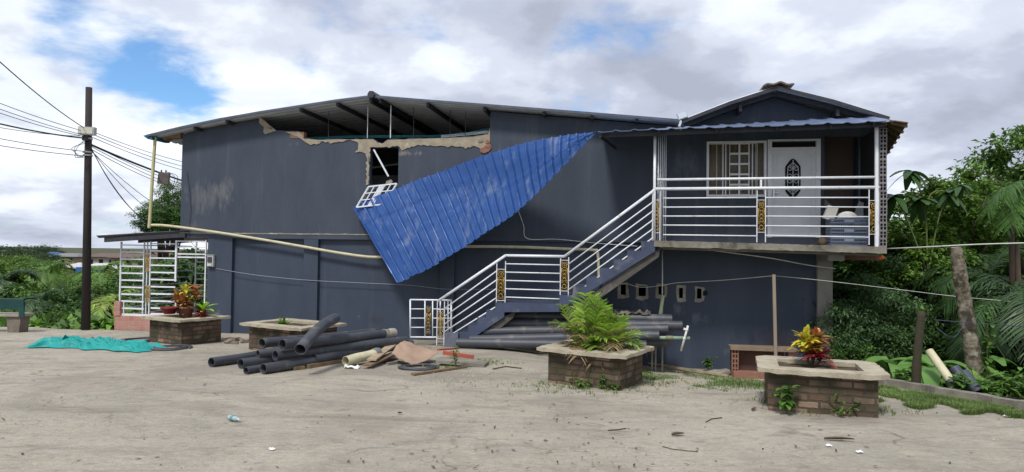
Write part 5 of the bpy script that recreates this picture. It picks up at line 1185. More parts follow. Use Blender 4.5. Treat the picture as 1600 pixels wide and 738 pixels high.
# stack of long pipes under the stairs
SP = 'long black pipes stacked under the stairs'
spec = [(714, 545, 1010, 540, -1.45), (735, 531.5, 1030, 524, -1.3), (757, 518.5, 1044, 514, -1.12), (776, 505.5, 1066, 509, -.95), (784, 493, 1050, 499, -.78)]
names = ['lowest', 'second from the bottom', 'third from the bottom', 'fourth from the bottom', 'topmost front']
for k, (a, pa, b_, pb, y) in enumerate(spec):
    A_, B_ = h3(a, pa, y), h3(b_, pb, y); r = .098
    if k == 0: A_.z = hG(A_.x, y) + r + .02; 
    mb = MB(HM); mb.pipe([A_.lerp(B_, i / 8) for i in range(9)], r, .014, 20); o = mb.build('drain_pipe', PIPEB, smooth=True); o.data.set_sharp_from_angle(angle=R(50))
    tag(o, f'long black pipe, {names[k]}, in the stack beneath the staircase', 'pipe', SP)
for k, (a, pa, b_, y) in enumerate(((830, 536, 1046, -.93), (850, 524, 1040, -.75), (870, 512, 1036, -.6), (800, 501, 1020, -.55), (795, 490, 1000, -.35))):
    A_, B_ = h3(a, pa, y), h3(b_, pa - 1 if k != 2 else 512, y); mb = MB(HM); mb.pipe([A_, A_.lerp(B_, .5), B_], .09, .014, 16); o = mb.build('drain_pipe', PIPEB, smooth=True)
    tag(o, 'black pipe at the back of the stack beneath the stairs, mostly hidden', 'pipe', SP)
gpipe = thing('green_pipe', 'thin pale green pipe jutting out right of the pipe stack', 'pipe', HM @ Matrix.Translation(h3(1050, 528, -1.2)))
mb = MB(HM); mb.tube([h3(1000, 527.5, -1.2), h3(1078, 528.5, -1.2)], .035, 10); mb.build('tube', mat('pale_green_pvc', (.28, .38, .3), (.2, .28, .22), .5, 6), gpipe, smooth=True)
mb = MB(HM); mb.tube([h3(1040, 528, -1.2), h3(1052, 528, -1.2)], .042, 10); mb.build('joint', mat('olive_joint', (.2, .22, .12), rough=.7), gpipe, smooth=True)
t = thing('white_pipe_piece', 'white plastic pipe with a short side branch leaning on the green pipe', 'pipe', HM @ Matrix.Translation(h3(1065, 549, -1.3)))
mb = MB(HM); mb.tube([h3(1064, 549, -1.28), h3(1075, 509, -1.28)], .022, 8); mb.build('tube', WHITEPVC, t, smooth=True)
mb = MB(HM); mb.tube([h3(1068, 514, -1.28), h3(1075, 517, -1.28)], .026, 8); mb.tube([h3(1067, 529, -1.28), h3(1071, 530, -1.28)], .03, 8); mb.build('branch', WHITEPVC, t, smooth=True)
# support trestle under the stack's right end
for px in (1019, 1024.5, 1035):
    a_ = h3(px, 541, -.75); mb = MB(HM); mb.tube([a_, Vector((a_.x, a_.y, hG(a_.x, a_.y) - .05))], .02, 6); tag(mb.build('support_post', OLDCONC), {1019: 'leftmost', 1024.5: 'middle', 1035: 'rightmost'}[px] + ' thin grey post holding up the right end of the pipe stack', 'post', 'posts under the pipe stack')
mb = MB(HM); mb.beam(h3(715, 552, -1.5) + Vector((0, 0, -.02)), h3(900, 556, -1.5) + Vector((0, 0, -.03)), .14, .06); tag(mb.build('timber_sleeper', OLDCONC), 'grey timber sleeper on the ground under the lowest long pipe', 'timber')
# rags on the stack
mb = MB(HM); c = h3(988, 494, -.7)
mb.sheet(lambda u, v: c + Vector(((u - .5) * .75, (v - .5) * .35, .05 + .12 * abs(noise.noise(Vector((u * 5, v * 3, 2)))) + .05 * noise.noise(Vector((u * 12, v * 8, 0))))), 40, 20, .01)
tag(mb.build('old_sack', mat('dirty_sack', (.2, .18, .17), (.08, .07, .065), .95, 5, .5), smooth=True), 'dirty crumpled sack lying on top of the pipe stack behind the palm', 'sack')
mb = MB(HM); c = h3(1016, 497, -.6); mb.sheet(lambda u, v: c + Vector(((u - .5) * .3, (v - .5) * .2, .04 + .05 * abs(noise.noise(Vector((u * 4, v * 3, 9)))))), 12, 10, .02); tag(mb.build('black_bag', DARKV, smooth=True), 'small flat black bag on the pipe stack right of the sack', 'bag')
# laths on the ground by the wall
plank('long pale lath lying on the grass in front of the blue wall', gz(1003, 570, .06), gz(1138, 590, .03), .06, .04, PALEWOOD)
plank('short pale lath crossing behind the long one by the wall', gz(1000, 566, .05), gz(1062, 573, .04), .05, .04, PALEWOOD)
c = gp(1128, 586); mb = MB(); mb.obox(c + Vector((0, .1, .04)), (.45, .35, .04), Matrix.Rotation(.2, 3, 'Z') @ Matrix.Rotation(-.1, 3, 'Y')); tag(mb.build('concrete_fragment', CONC), 'broken grey concrete piece beside the brick bench', 'rubble')
# rough bench of hollow bricks and a plank below the balcony
yb = -.95; t = thing('plank_bench', 'rough bench of a worn board on hollow red bricks below the balcony', 'bench', HM @ Matrix.Translation((hp(1190, 590, yb)[0], yb, hG(13, -1))))
a, b_ = h3(1141, 544, yb), h3(1245, 551, yb); mb = MB(HM); mb.box((a.x, yb - .06, a.z - .03), (b_.x, yb + .34, a.z + .035)); mb.build('seat_board', mat('worn_board', (.24, .18, .125), (.16, .12, .085), .9, 5, .3), t)
g0 = hG(13, -1) - .12
x0_, x1_ = hp(1143, 560, yb)[0], hp(1154, 560, yb)[0]
mb = MB(HM); mb.box((x0_ + .01, yb, g0), (x1_ - .01, yb + .3, a.z - .031)); cr = mb.build('brick_support', mat('clay_hole', (.06, .03, .02), rough=.9), t)
mb = MB(HM); nr = 7; hh = (a.z - .031 - g0) / nr
for k in range(nr):
    z0 = g0 + k * hh; mb.box((x0_, yb - .02, z0), (x1_, yb + .005, z0 + hh * .25))
    for f_ in (0, .42, .84): mb.box((x0_ + (x1_ - x0_) * f_, yb - .018, z0 + hh * .25), (x0_ + (x1_ - x0_) * (f_ + .16), yb + .004, z0 + hh))
mb.build('hollow_face', CLAY, cr)
mb = MB(HM); mb.box((hp(1232, 560, yb)[0], yb, g0), (hp(1243, 560, yb)[0], yb + .3, a.z - .031)); mb.build('brick_support', CLAY, t)
mb = MB(HM); mb.box((x1_ + .01, yb + .2, g0), (b_.x - .2, yb + .3, a.z - .05)); mb.build('back_board', mat('dark_red_board', (.12, .06, .045), (.08, .045, .035), .8, 4), t)
c = h3(1180, 586, yb - .12); mb = MB(HM); mb.box((c.x - .42, yb - .2, c.z - .07), (c.x + .42, yb + .08, c.z + .05)); tag(mb.build('clay_block', CLAY), 'long red clay block on the ground in front of the plank bench', 'block')
# wooden stake
a, b_ = h3(1209, 429, -1.0), h3(1213, 556, -1.0); b_.z = hG(b_.x, -1) - .1; mb = MB(HM); mb.beam(b_, a, .06, .045, (0, 1, 0)); tag(mb.build('wooden_stake', mat('grey_stake', (.27, .22, .17), (.2, .165, .13), .9, 4, stretch=(1, 1, .2))), 'tall thin wooden stake standing in front of the wall beside the plank bench', 'stake')
# ---------------- balcony clutter
cy = -.55; ZBAL = zt(hp(1320, 383, cy)[0])
CRATE = mat('grey_blue_crate', (.16, .2, .28), (.12, .15, .21), .5, 6)
def crate(label, cx, z0, w, d, h_):
    t = thing('plastic_crate', label, 'crate', HM @ Matrix.Translation((cx, cy, z0)), 'plastic crates stacked on the balcony')
    mb = MB(HM); t_ = .015
    for (xa_, xb_, ya, yb_) in ((cx - w / 2, cx + w / 2, cy - d / 2, cy - d / 2 + t_), (cx - w / 2, cx + w / 2, cy + d / 2 - t_, cy + d / 2), (cx - w / 2, cx - w / 2 + t_, cy - d / 2 + t_, cy + d / 2 - t_), (cx + w / 2 - t_, cx + w / 2, cy - d / 2 + t_, cy + d / 2 - t_)):
        for za, zb_ in ((0, .035), (h_ * .5 - .012, h_ * .5 + .012), (h_ - .04, h_ - .004)): mb.box((xa_, ya, z0 + za), (xb_, yb_, z0 + zb_))
        L_ = max(xb_ - xa_, yb_ - ya); n = int(L_ / .035)
        for k in range(n + 1):
            f_ = k / n
            if xb_ - xa_ > yb_ - ya: x_ = xa_ + (xb_ - xa_ - .01) * f_; mb.box((x_, ya + .002, z0 + .001), (x_ + .01, yb_ - .002, z0 + h_ - .006))
            else: y_ = ya + (yb_ - ya - .01) * f_; mb.box((xa_ + .002, y_, z0 + .001), (xb_ - .002, y_ + .01, z0 + h_ - .006))
    mb.build('lattice', CRATE, t)
    mb = MB(HM); mb.box((cx - w / 2 + .016, cy - d / 2 + .016, z0 + .004), (cx + w / 2 - .016, cy + d / 2 - .016, z0 + .02)); mb.build('base', CRATE, t)
    mb = MB(HM); mb.box((cx - .09, cy - d / 2 - .006, z0 + h_ * .55), (cx + .09, cy - d / 2 - .001, z0 + h_ * .85)); mb.build('grip_plate', mat('crate_plate', (.22, .27, .36), rough=.5), t)
ccx = hp(1322, 360, cy)[0]
for k, lb in enumerate(('lowest grey-blue plastic crate of the stack behind the balcony railing', 'middle grey-blue plastic crate of the stack behind the balcony railing', 'topmost grey-blue plastic crate under the white bowl on the balcony')): crate(lb, ccx, ZBAL + .19 * k, .68, .42, .18)
mb = MB(HM); zc = ZBAL + .57; c = Vector((ccx + .02, cy, zc)); mb.grid(lambda u, v: c + Vector((.19 * math.cos(u * 6.2832) * math.cos(v * 1.5708), .19 * math.sin(u * 6.2832) * math.cos(v * 1.5708), .14 * math.sin(v * 1.5708))), 24, 8); tag(mb.build('white_bowl', WHITEPVC, smooth=True), 'upturned white plastic bowl on the crate stack on the balcony', 'bowl')
mb = MB(HM); mb.obox(Vector((ccx - .3, cy + .0, zc + .1)), (.2, .12, .28), Matrix.Rotation(.35, 3, 'Y')); tag(mb.build('pale_box', mat('pale_box', (.45, .44, .4), rough=.7)), 'tilted pale box beside the white bowl on the balcony', 'box')
mb = MB(HM); mb.obox(Vector((ccx - .1, cy + .75, zc + .25)), (.1, .03, 1.0), Matrix.Rotation(-.75, 3, 'Y')); tag(mb.build('slanting_lath', mat('slat_grey', (.25, .26, .28), rough=.7)), 'grey slat leaning diagonally behind the crates on the balcony', 'slat')
mb = MB(HM); mb.obox(Vector((ccx + .42, cy + .3, zc + .12)), (.34, .03, .4), Matrix.Rotation(.35, 3, 'Y')); tag(mb.build('small_board', mat('board_grey', (.3, .32, .36), rough=.7)), 'small grey panel leaning right of the crates on the balcony', 'panel')
q = h3(1285, 374, cy); mb = MB(HM); mb.grid(lambda u, v: Vector((q.x, cy, ZBAL)) + Vector((.09 * math.cos(u * 6.2832) * math.sin(v * 3.1416), .08 * math.sin(u * 6.2832) * math.sin(v * 3.1416), .09 - .09 * math.cos(v * 3.1416))), 14, 8); tag(mb.build('brown_bag', mat('brown_sack', (.13, .09, .06), rough=.95), smooth=True), 'small brown bag on the balcony floor left of the crates', 'bag')
# rubble behind the left planters
RUB = mat('rubble', (.25, .19, .15), (.18, .15, .12), .95, 6, .5)
for k, (px, py, s_) in enumerate(((362, 531, .16), (372, 530, .12), (381, 533, .14), (367, 535, .1), (388, 531, .1), (357, 534, .13))):
    c = gp(px, py + 3); mb = MB(); mb.obox(c + Vector((0, 0, s_ * .25)), (s_ * 1.3, s_, s_ * .55), Matrix.Rotation(k * 1.1, 3, 'Z') @ Matrix.Rotation(.2 * (k % 3), 3, 'X')); tag(mb.build('rubble_piece', RUB), ['largest', 'second', 'third', 'fourth', 'fifth', 'leftmost'][k] + ' broken brick piece on the ground between the two left planters', 'rubble', 'broken bricks by the left planters')
# leaning pipes at the right
def wp_pipe(label, a, b_, r, m_, name='leaning_pipe', grp=None):
    P = [wp(*a), wp(*b_)]; mb = MB(); mb.pipe([P[0], P[0].lerp(P[1], .5), P[1]], r, .012, 18); o = mb.build(name, m_, smooth=True); o.data.set_sharp_from_angle(angle=R(50)); return tag(o, label, 'pipe', grp)
t = wp_pipe('cream pipe with a black collar leaning diagonally at the right edge of the yard', (1452, 549, 11.1), (1489, 600, 10.6), .065, CREAM)
wp_pipe('short black pipe at the lower end of the cream leaning pipe', (1485, 594, 10.64), (1500, 612, 10.5), .085, PIPEB)
wp_pipe('grey pipe leaning left of its twin beside the palm trunk', (1490, 575, 11.0), (1512, 602, 10.8), .085, mat('slate_pipe', (.055, .065, .095), (.04, .045, .065), .5, 4))
wp_pipe('grey pipe leaning right of its twin, nearest the palm trunk', (1506, 583, 10.9), (1530, 614, 10.6), .085, MATS['slate_pipe'])
# ================================================================ vegetation and the valley
LG = {
 'bright': leafmat('bright_green_leaves', [(.09, .18, .025), (.15, .27, .035), (.05, .11, .018), (.2, .33, .05)], .5, .3, .35),
 'mid': leafmat('mid_green_leaves', [(.085, .18, .035), (.14, .26, .05), (.055, .125, .026), (.2, .33, .065)], .5, .3, .35),
 'dark': leafmat('dark_green_leaves', [(.06, .135, .033), (.09, .19, .045), (.038, .09, .022), (.14, .25, .055)], .45, .25, .35),
 'far': leafmat('far_green_leaves', [(.045, .08, .035), (.065, .11, .045), (.035, .06, .03)], .8, .2, .3),
}
BARK = mat('bark', (.10, .075, .055), (.06, .045, .035), .95, 6, .7, 25, stretch=(1, 1, .3))
def crown_mesh(name, seed, rx, ry, rz, ncl, nlf, ls, cr=.3, mt_='mid', aspect=.5, hang=.0):
    rr = random.Random(seed); V = []; Fc = []
    for c in range(ncl):
        while True:
            p = Vector((rr.uniform(-1, 1), rr.uniform(-1, 1), rr.uniform(-1, 1)))
            if .35 < p.length < 1: break
        lump = 1 + .28 * noise.noise(p * 2.3 + Vector((seed, 0, 0)))
        p = Vector((p.x * rx, p.y * ry, p.z * rz)) * lump; cr_r = cr * rr.uniform(.5, 1.25) * (rx + rz) / 2
        for k in range(nlf):
            q = Vector((rr.gauss(0, 1), rr.gauss(0, 1), rr.gauss(0, .65))) * cr_r * .5
            b0 = p + q
            d = (q.normalized() * .7 + Vector((rr.uniform(-1, 1), rr.uniform(-1, 1), rr.uniform(-.9, .5) - hang))).normalized()
            up_ = Vector((rr.uniform(-.5, .5), rr.uniform(-.5, .5), 1)); s_ = d.cross(up_).normalized(); l_ = ls * rr.uniform(.6, 1.3); w_ = l_ * aspect * .5
            n0 = s_.cross(d) * w_ * .4; b = len(V)
            V += [b0, b0 + d * l_ * .5 + s_ * w_ + n0, b0 + d * l_ + Vector((0, 0, -.15 * l_)), b0 + d * l_ * .5 - s_ * w_ + n0]
            Fc.append((b, b + 1, b + 2)); Fc.append((b, b + 2, b + 3))
    me = bpy.data.meshes.new(name); me.from_pydata(V, [], Fc); me.materials.append(LG[mt_] if isinstance(mt_, str) else mt_); me.update(); return me
def tree(name, label, cat, group, base, h_, crown, sc_, r=.12, lean=(0, 0), limbs=5, rot=0, trunk=True):
    t = thing(name, label, cat, base, group)
    top = base + Vector((lean[0], lean[1], h_))
    if trunk:
        mb = MB(); mb.tube(cm([base + Vector((0, 0, -.5)), base.lerp(top, .4) + Vector((.1 * r, .05, 0)), top], 4), [r * (1 - .6 * k / 8) for k in range(9)], 8); mb.build('trunk', BARK, t, smooth=True)
        rr = random.Random(hash(label) % 97 if False else int(base.x * 10))
        for k in range(limbs):
            a_ = k * 2.4; e = top + Vector((math.cos(a_) * sc_[0] * .6, math.sin(a_) * sc_[1] * .6, sc_[2] * rr.uniform(-.2, .55))); s0 = base.lerp(top, .6 + .08 * k)
            mb = MB(); mb.tube([s0, s0.lerp(e, .5) + Vector((0, 0, .1)), e], [r * .45, r * .3, r * .1], 6); mb.build('limb', BARK, t, smooth=True)
    o = bpy.data.objects.new('crown', crown); COL.objects.link(o); o.parent = t; o.location = (lean[0], lean[1], h_); o.scale = sc_; o.rotation_euler = (0, 0, rot)
    return t
# shared crowns (unit size, scaled by each tree)
CN = {}
def CR_(kind, v, near):
    k = (kind, v, near)
    if k not in CN:
        if near == 2: CN[k] = crown_mesh('crown_leaves', 11 + v, 1, 1, 1, 80, 130, .11, .2, kind)
        elif near == 1: CN[k] = crown_mesh('crown_leaves', 31 + v, 1, 1, 1, 90, 170, .075, .22, kind)
        else: CN[k] = crown_mesh('crown_leaves', 51 + v, 1, 1, 1, 50, 100, .1, .3, kind)
    return CN[k]
def ground_at(x, y): return TER(x, y)
# --- right side
def rtree(name, label, cat, px, py, Y, rw, rh, kind, near=2, v=0, group=None, r=.13, limbs=5):
    c = wp(px, py, Y); b = Vector((c.x, c.y, TER(c.x, c.y)))
    h_ = max(.3, c.z - b.z); return tree(name, label, cat, group, b, h_, CR_(kind, v, near), (rw, rw * .9, rh), r, limbs=limbs, rot=px * .7)
GR = 'trees on the slope at the right'
rtree('broadleaf_tree', 'tallest dark tree rising at the right edge with gaps of sky between its limbs', 'tree', 1602, 290, 17.5, 1.5, 1.5, 'mid', 2, 0, GR, .2)
rtree('broadleaf_tree', 'round bright tree directly behind the top of the palm trunk', 'tree', 1500, 345, 16.5, 1.5, 1.1, 'bright', 2, 1, GR)
rtree('broadleaf_tree', 'bright green bushy tree just right of the balcony corner', 'tree', 1400, 370, 17, 1.3, 1.0, 'mid', 2, 2, GR)
rtree('broadleaf_tree', 'bright tree filling the gap between the balcony and the palm trunk', 'tree', 1460, 400, 18.5, 1.7, 1.2, 'bright', 2, 0, GR)
rtree('broadleaf_tree', 'dark tree behind the concrete pillar at the right', 'tree', 1345, 440, 20, 2.2, 1.8, 'dark', 2, 1, GR)
rtree('broadleaf_tree', 'dark green tree low behind the cut stump', 'tree', 1440, 480, 19, 2.1, 1.7, 'dark', 2, 2, GR)
rtree('broadleaf_tree', 'deep green tree behind the palm fronds at the right edge', 'tree', 1590, 430, 19.5, 2.4, 2.0, 'dark', 2, 0, GR)
rtree('broadleaf_tree', 'tree far back between the tallest tree and the palm trunk', 'tree', 1520, 420, 23, 2.6, 1.8, 'dark', 1, 1, GR)
rtree('broadleaf_tree', 'tree far back behind the balcony corner', 'tree', 1390, 430, 25, 3.2, 1.7, 'dark', 1, 2, GR)
rtree('broadleaf_tree', 'tree beyond the right edge behind the tallest tree', 'tree', 1660, 350, 22, 2.6, 2.2, 'dark', 1, 0, GR)
rtree('broadleaf_tree', 'bright leafy tree just behind the orange ball and balcony corner', 'tree', 1425, 425, 15.6, 1.15, .85, 'bright', 2, 0, GR, .06)
rtree('broadleaf_tree', 'green tree between the cut stump and the palm trunk', 'tree', 1470, 440, 15.2, 1.0, .8, 'mid', 2, 2, GR, .06)
GS = 'bushes at the right edge of the yard'
FINE = crown_mesh('fine_bush_leaves', 77, 1, 1, 1, 120, 130, .075, .2, leafmat('fine_blue_green_leaves', [(.06, .13, .045), (.095, .18, .065), (.038, .085, .032), (.13, .22, .08)], .5, .25, .3), .35)
for nm, lb, px, py, Y, rw, rh, cm_ in (('fine_leaf_bush', 'fine-leaved grey green bush right behind the concrete pillar', 1345, 500, 14.6, 1.15, 1.0, FINE), ('fine_leaf_bush', 'fine-leaved bush between the pillar and the cut stump', 1395, 470, 15.4, 1.0, 1.0, FINE)):
    c = wp(px, py, Y); b = Vector((c.x, c.y, TER(c.x, c.y))); tree(nm, lb, 'bush', GS, b, c.z - b.z, cm_, (rw, rw, rh), .04, limbs=4)
for k, (px, py, Y, rw, rh, kd, lb) in enumerate(((1330, 565, 14.2, .8, .6, 'dark', 'low dark bush at the foot of the concrete pillar'), (1400, 560, 14.2, 1.0, .7, 'dark', 'low dark bush behind the nearest planter'), (1480, 560, 14.5, 1.2, .9, 'dark', 'dark bush behind the leaning pipes'), (1570, 540, 13.8, 1.3, 1.1, 'dark', 'dark bush under the drooping palm fronds'), (1640, 560, 12.5, 1.2, 1.0, 'dark', 'dark bush leaving the frame at the right edge'))):
    c = wp(px, py, Y); b = Vector((c.x, c.y, TER(c.x, c.y))); tree('shrub', lb, 'bush', GS, b, max(.3, c.z - b.z), CR_(kd, k % 3, 1), (rw, rw, rh), .04, limbs=3)
# rosettes of large leaves above the bushes
BIGL = leafmat('large_dark_leaves', [(.03, .075, .02), (.05, .11, .03), (.022, .05, .016)], .4, .25, .2)
b = wp(1450, 430, 14.8); bb = Vector((b.x, b.y, TER(b.x, b.y))); t = thing('large_leaf_sapling', 'slender tree with arching stems ending in rosettes of large drooping leaves against the sky', 'tree', bb)
mb = MB(); mb.tube(cm([bb, bb.lerp(b, .6) + Vector((.2, 0, 0)), b], 4), .05, 7); mb.build('trunk', BARK, t, smooth=True)
for (px, py, s_, mid) in ((1423, 268, 1.15, (1444, 320)), (1398, 306, 1.1, (1420, 350)), (1438, 312, 1.15, (1446, 340)), (1484, 300, 1.0, (1450, 312)), (1500, 290, .8, (1470, 330))):
    e = wp(px, py, 14.8); mb = MB(); mb.tube(cm([b, wp(mid[0], mid[1], 14.8), e], 5), .018, 5); mb.build('limb', STEMG, t, smooth=True)
    mb = MB()
    for k in range(10):
        a_ = k * 6.283 / 10 + rnd.random() * .4; el = rnd.uniform(-.8, .35); d = Vector((math.cos(a_) * math.cos(el), math.sin(a_) * math.cos(el), math.sin(el)))
        leafblade(mb, e, d, Vector((0, 0, 1)), s_ * rnd.uniform(.32, .46), s_ * .16, .45, 6, .15)
    mb.build('leaf_rosette', BIGL, t)
# palm trunk, stump
def ptrunk(label, pts, rs, name='palm_tree', m_=None, cat='palm'):
    mb = MB(); P = cm(pts, 8); mb.tube(P, [rs[0] + (rs[1] - rs[0]) * k / (len(P) - 1) + (.008 if k % 2 else -.006) for k in range(len(P))], 12); return tag(mb.build(name, m_, smooth=True), label, cat)
PTM = mat('lichen_trunk', (.10, .075, .05), (.33, .30, .24), .95, 7, .9, 18, c3=(.05, .04, .025), s3=6, t3=(.45, .6), stretch=(1, 1, 1.6))
q0 = wp(1524, 596, 11.6)
ptrunk('leaning grey brown palm trunk blotched with pale lichen near the right edge', [q0 + Vector((.05, 0, -.6)), wp(1520, 560, 11.6), wp(1508, 480, 11.6), wp(1497, 410, 11.6), wp(1495, 396, 11.6), wp(1494, 386, 11.6)], (.135, .08), name='palm_tree', m_=PTM)
t = thing('tree_stump', 'thin cut tree trunk with a few sprouting leaves on top beside the grass strip', 'stump', wp(1430, 606, 11.1))
q = wp(1430, 606, 11.1); mb = MB(); P = cm([q + Vector((0, 0, -.3)), wp(1433, 560, 11.1), wp(1440, 486, 11.1)], 5); mb.tube(P, [.09, .08, .075, .07, .075, .062, .068, .06, .065, .06, .058][:len(P)], 9); mb.build('trunk', mat('mossy_bark', (.055, .04, .028), (.035, .04, .02), .95, 8, .8, 25), t, smooth=True)
mb = MB(); e = wp(1441, 486, 11.1)
for k in range(14):
    a_ = rnd.random() * 6.28; el = rnd.uniform(-.1, 1.2); leafblade(mb, e + Vector((0, 0, -.02)), Vector((math.cos(a_) * math.cos(el), math.sin(a_) * math.cos(el), math.sin(el))), Vector((0, 0, 1)), rnd.uniform(.08, .16), .045, .2, 4)
mb.build('sprout', WEED, t)
for (px0, py0, px1, py1, lb) in ((1588, 380, 1597, 560, 'straight slim brown trunk at the extreme right behind the palm fronds'), (1580, 330, 1582, 470, 'thin pale trunk left of the slim brown one at the right edge')):
    a_, b_ = wp(px0, py0, 13.4), wp(px1, py1, 13.4); mb = MB(); mb.tube([a_, a_.lerp(b_, .5), Vector((b_.x, b_.y, TER(b_.x, b_.y) - .2))], .05, 8); tag(mb.build('slim_tree', BARK, smooth=True), lb, 'tree')
# palms with big drooping fronds
PALMD = leafmat('dark_palm_leaflets', [(.03, .07, .025), (.05, .105, .035), (.02, .05, .015), (.08, .14, .05)], .4, .25, .25)  # darker green leaflets, the default for palms
def palm(label, px, py, Y, n, L_, ll, els=(.1, 1.1), m_=None, droop=1.4, lw=.045, h=None, name='palm_tree', grp=None, azs=None, nl=30):
    e = wp(px, py, Y); b = Vector((e.x, e.y, min(TER(e.x, e.y), e.z - .1))); t = thing(name, label, 'palm', b, grp)
    mb = MB(); mb.tube([b + Vector((0, 0, -.3)), b.lerp(e, .5), e], [.12, .1, .09], 9); mb.build('trunk', BARK, t, smooth=True)
    for k in range(n):
        az = azs[k % len(azs)] + rnd.uniform(-.25, .25) if azs else k * 2.399; mb = MB(); frond(mb, e, az, els[0] + (els[1] - els[0]) * ((k * .618) % 1), L_ * rnd.uniform(.8, 1.1), droop, nl, ll, lw, .35, True, .1); mb.build('frond', m_ or PALMD, t)
palm('large palm with long drooping fronds sweeping left at the right edge', 1600, 470, 12.6, 12, 1.8, .45, (.0, 1.0), droop=1.8, azs=[3.3, 2.7, 3.9, 4.5, 3.0, 5.4, 1.2], nl=44, lw=.026)
palm('palm with fine fronds hanging in front of the tallest tree', 1618, 290, 13.0, 6, 1.15, .34, (-.2, .9), leafmat('fresh_palm_leaflets', [(.06, .14, .03), (.09, .19, .045), (.045, .1, .025)], .5, .3, .2), droop=1.8, lw=.018, azs=[3.1, 3.6, 2.6, 4.4], nl=34)
palm('low palm behind the palm trunk with fronds spreading sideways', 1545, 440, 14.2, 11, 1.6, .42, (.2, 1.2), droop=1.6, nl=38, lw=.024)
# banana plants and broad leaves on the slope
BAN = leafmat('banana_leaves', [(.12, .26, .06), (.18, .35, .09), (.08, .19, .04)], .4, .35, .2)
def banana(label, px, py, Y, n, L_, w_, azs=None, name='banana_plant'):
    c = wp(px, py, Y); b = Vector((c.x, c.y, min(c.z, TER(c.x, c.y)))); t = thing(name, label, 'plant', b, 'banana plants beyond the kerb')
    mb = MB(); mb.tube([b, c + Vector((0, 0, .1))], .05, 7); mb.build('stem', STEMG, t)
    for k in range(n):
        a_ = azs[k] if azs else k * 2.4; el = rnd.uniform(.5, 1.15); mb = MB(); leafblade(mb, c, Vector((math.cos(a_) * math.cos(el), math.sin(a_) * math.cos(el), math.sin(el))), Vector((0, 0, 1)), L_ * rnd.uniform(.8, 1.15), w_, .75, 10, .25); mb.build('leaf', BAN, t)
banana('banana plant left of the cut stump behind the kerb', 1402, 580, 11.9, 8, 1.0, .3)
banana('banana plant whose long leaf arches left of the leaning cream pipe', 1452, 580, 11.8, 7, 1.2, .3, [.3, 2.6, 1.2, 4.2, 3.5, 5.5, .9])
banana('small broad-leaved plant between the planter and the stump', 1385, 580, 12.0, 5, .8, .13, [1.4, 2.0, 1.0, 3.6, 2.6])
banana('broad-leaved plant right of the palm trunk', 1545, 570, 11.8, 7, .6, .26)
for k, (px, py, Y, h_, lb) in enumerate(((1540, 545, 11.6, 1.3, 'climbing leafy vine on the right side of the palm trunk'), (1590, 615, 9.9, .4, 'broad bright leaf plant at the lower right edge'), (1565, 600, 10.6, .5, 'leafy weed beyond the kerb right of the leaning pipes'), (1500, 610, 10.2, .35, 'leafy weed at the foot of the leaning grey pipes'), (1410, 600, 11.2, .3, 'low weed beyond the kerb left of the cut stump'), (1545, 620, 9.9, .35, 'low weed clump behind the kerb at the right'))):
    c = wp(px, py + 15, Y); b = Vector((c.x, c.y, TER(c.x, c.y))); weed(lb, b, max(.3, c.z - b.z + h_ * .8), .28, 80, .12, .07, name='leafy_plant')
# grass strips (stuff)
GRASS = leafmat('grass_blades', [(.09, .18, .03), (.14, .26, .05), (.06, .12, .025), (.2, .27, .08), (.25, .24, .12)], .6, .3, .25)
def blades(mb, x, y, z, h_, n):
    for _ in range(n):
        a_ = rnd.random() * 6.283; r_ = rnd.random() * .05; b = Vector((x + math.cos(a_) * r_, y + math.sin(a_) * r_, z)); l_ = h_ * rnd.uniform(.5, 1.3); d = Vector((math.cos(a_) * .5, math.sin(a_) * .5, 1)) * l_; s_ = Vector((-math.sin(a_), math.cos(a_), 0)) * .006
        mb.add([b - s_, b + s_, b + d], [(0, 1, 2)])
mb = MB()
for _ in range(11000):
    px = rnd.uniform(1355, 1620); t = (px - 1370) / 230; v_ = rnd.random(); py = (604 + 40 * t) * (1 - v_) + (629 + 25 * t + 4 * math.sin(px * .08)) * v_; p = gp(px, py)
    if noise.noise(Vector((p.x * 2.5, p.y * 2.5, 0))) < -.38 + .5 * (v_ > .75): continue
    blades(mb, p.x, p.y, G(p.x, p.y), .05, 3)
for _ in range(4200):
    px = rnd.uniform(1000, 1300); lo = 578 + (px - 1000) * .06; py = lo + rnd.random() ** 1.3 * (14 + (px - 1000) * .09); p = gp(px, py)
    if noise.noise(Vector((p.x * 1.6, p.y * 1.6, 3))) < -.02 - .1 * (px > 1170): continue
    if (p - Vector((3.77, 8.59, p.z))).length < .7: continue
    blades(mb, p.x, p.y, G(p.x, p.y), .035, 3)
for (cx_, cy_, n_, sp_) in ((745, 566, 130, .35), (700, 575, 60, .2), (880, 603, 120, .5), (930, 608, 100, .5), (1000, 600, 110, .3), (1196, 604, 420, .42), (640, 545, 60, .3), (1230, 630, 90, .3), (1290, 642, 60, .3), (1350, 640, 110, .3)):
    c = gp(cx_, cy_)
    for _ in range(n_): x = c.x + rnd.gauss(0, sp_); y = c.y + rnd.gauss(0, sp_ * .5); blades(mb, x, y, G(x, y), .045, 3)
tag(mb.build('grass', GRASS, origin=(0, 0, 0)), 'short green grass along the kerb and the foot of the wall', 'grass', kind='stuff')
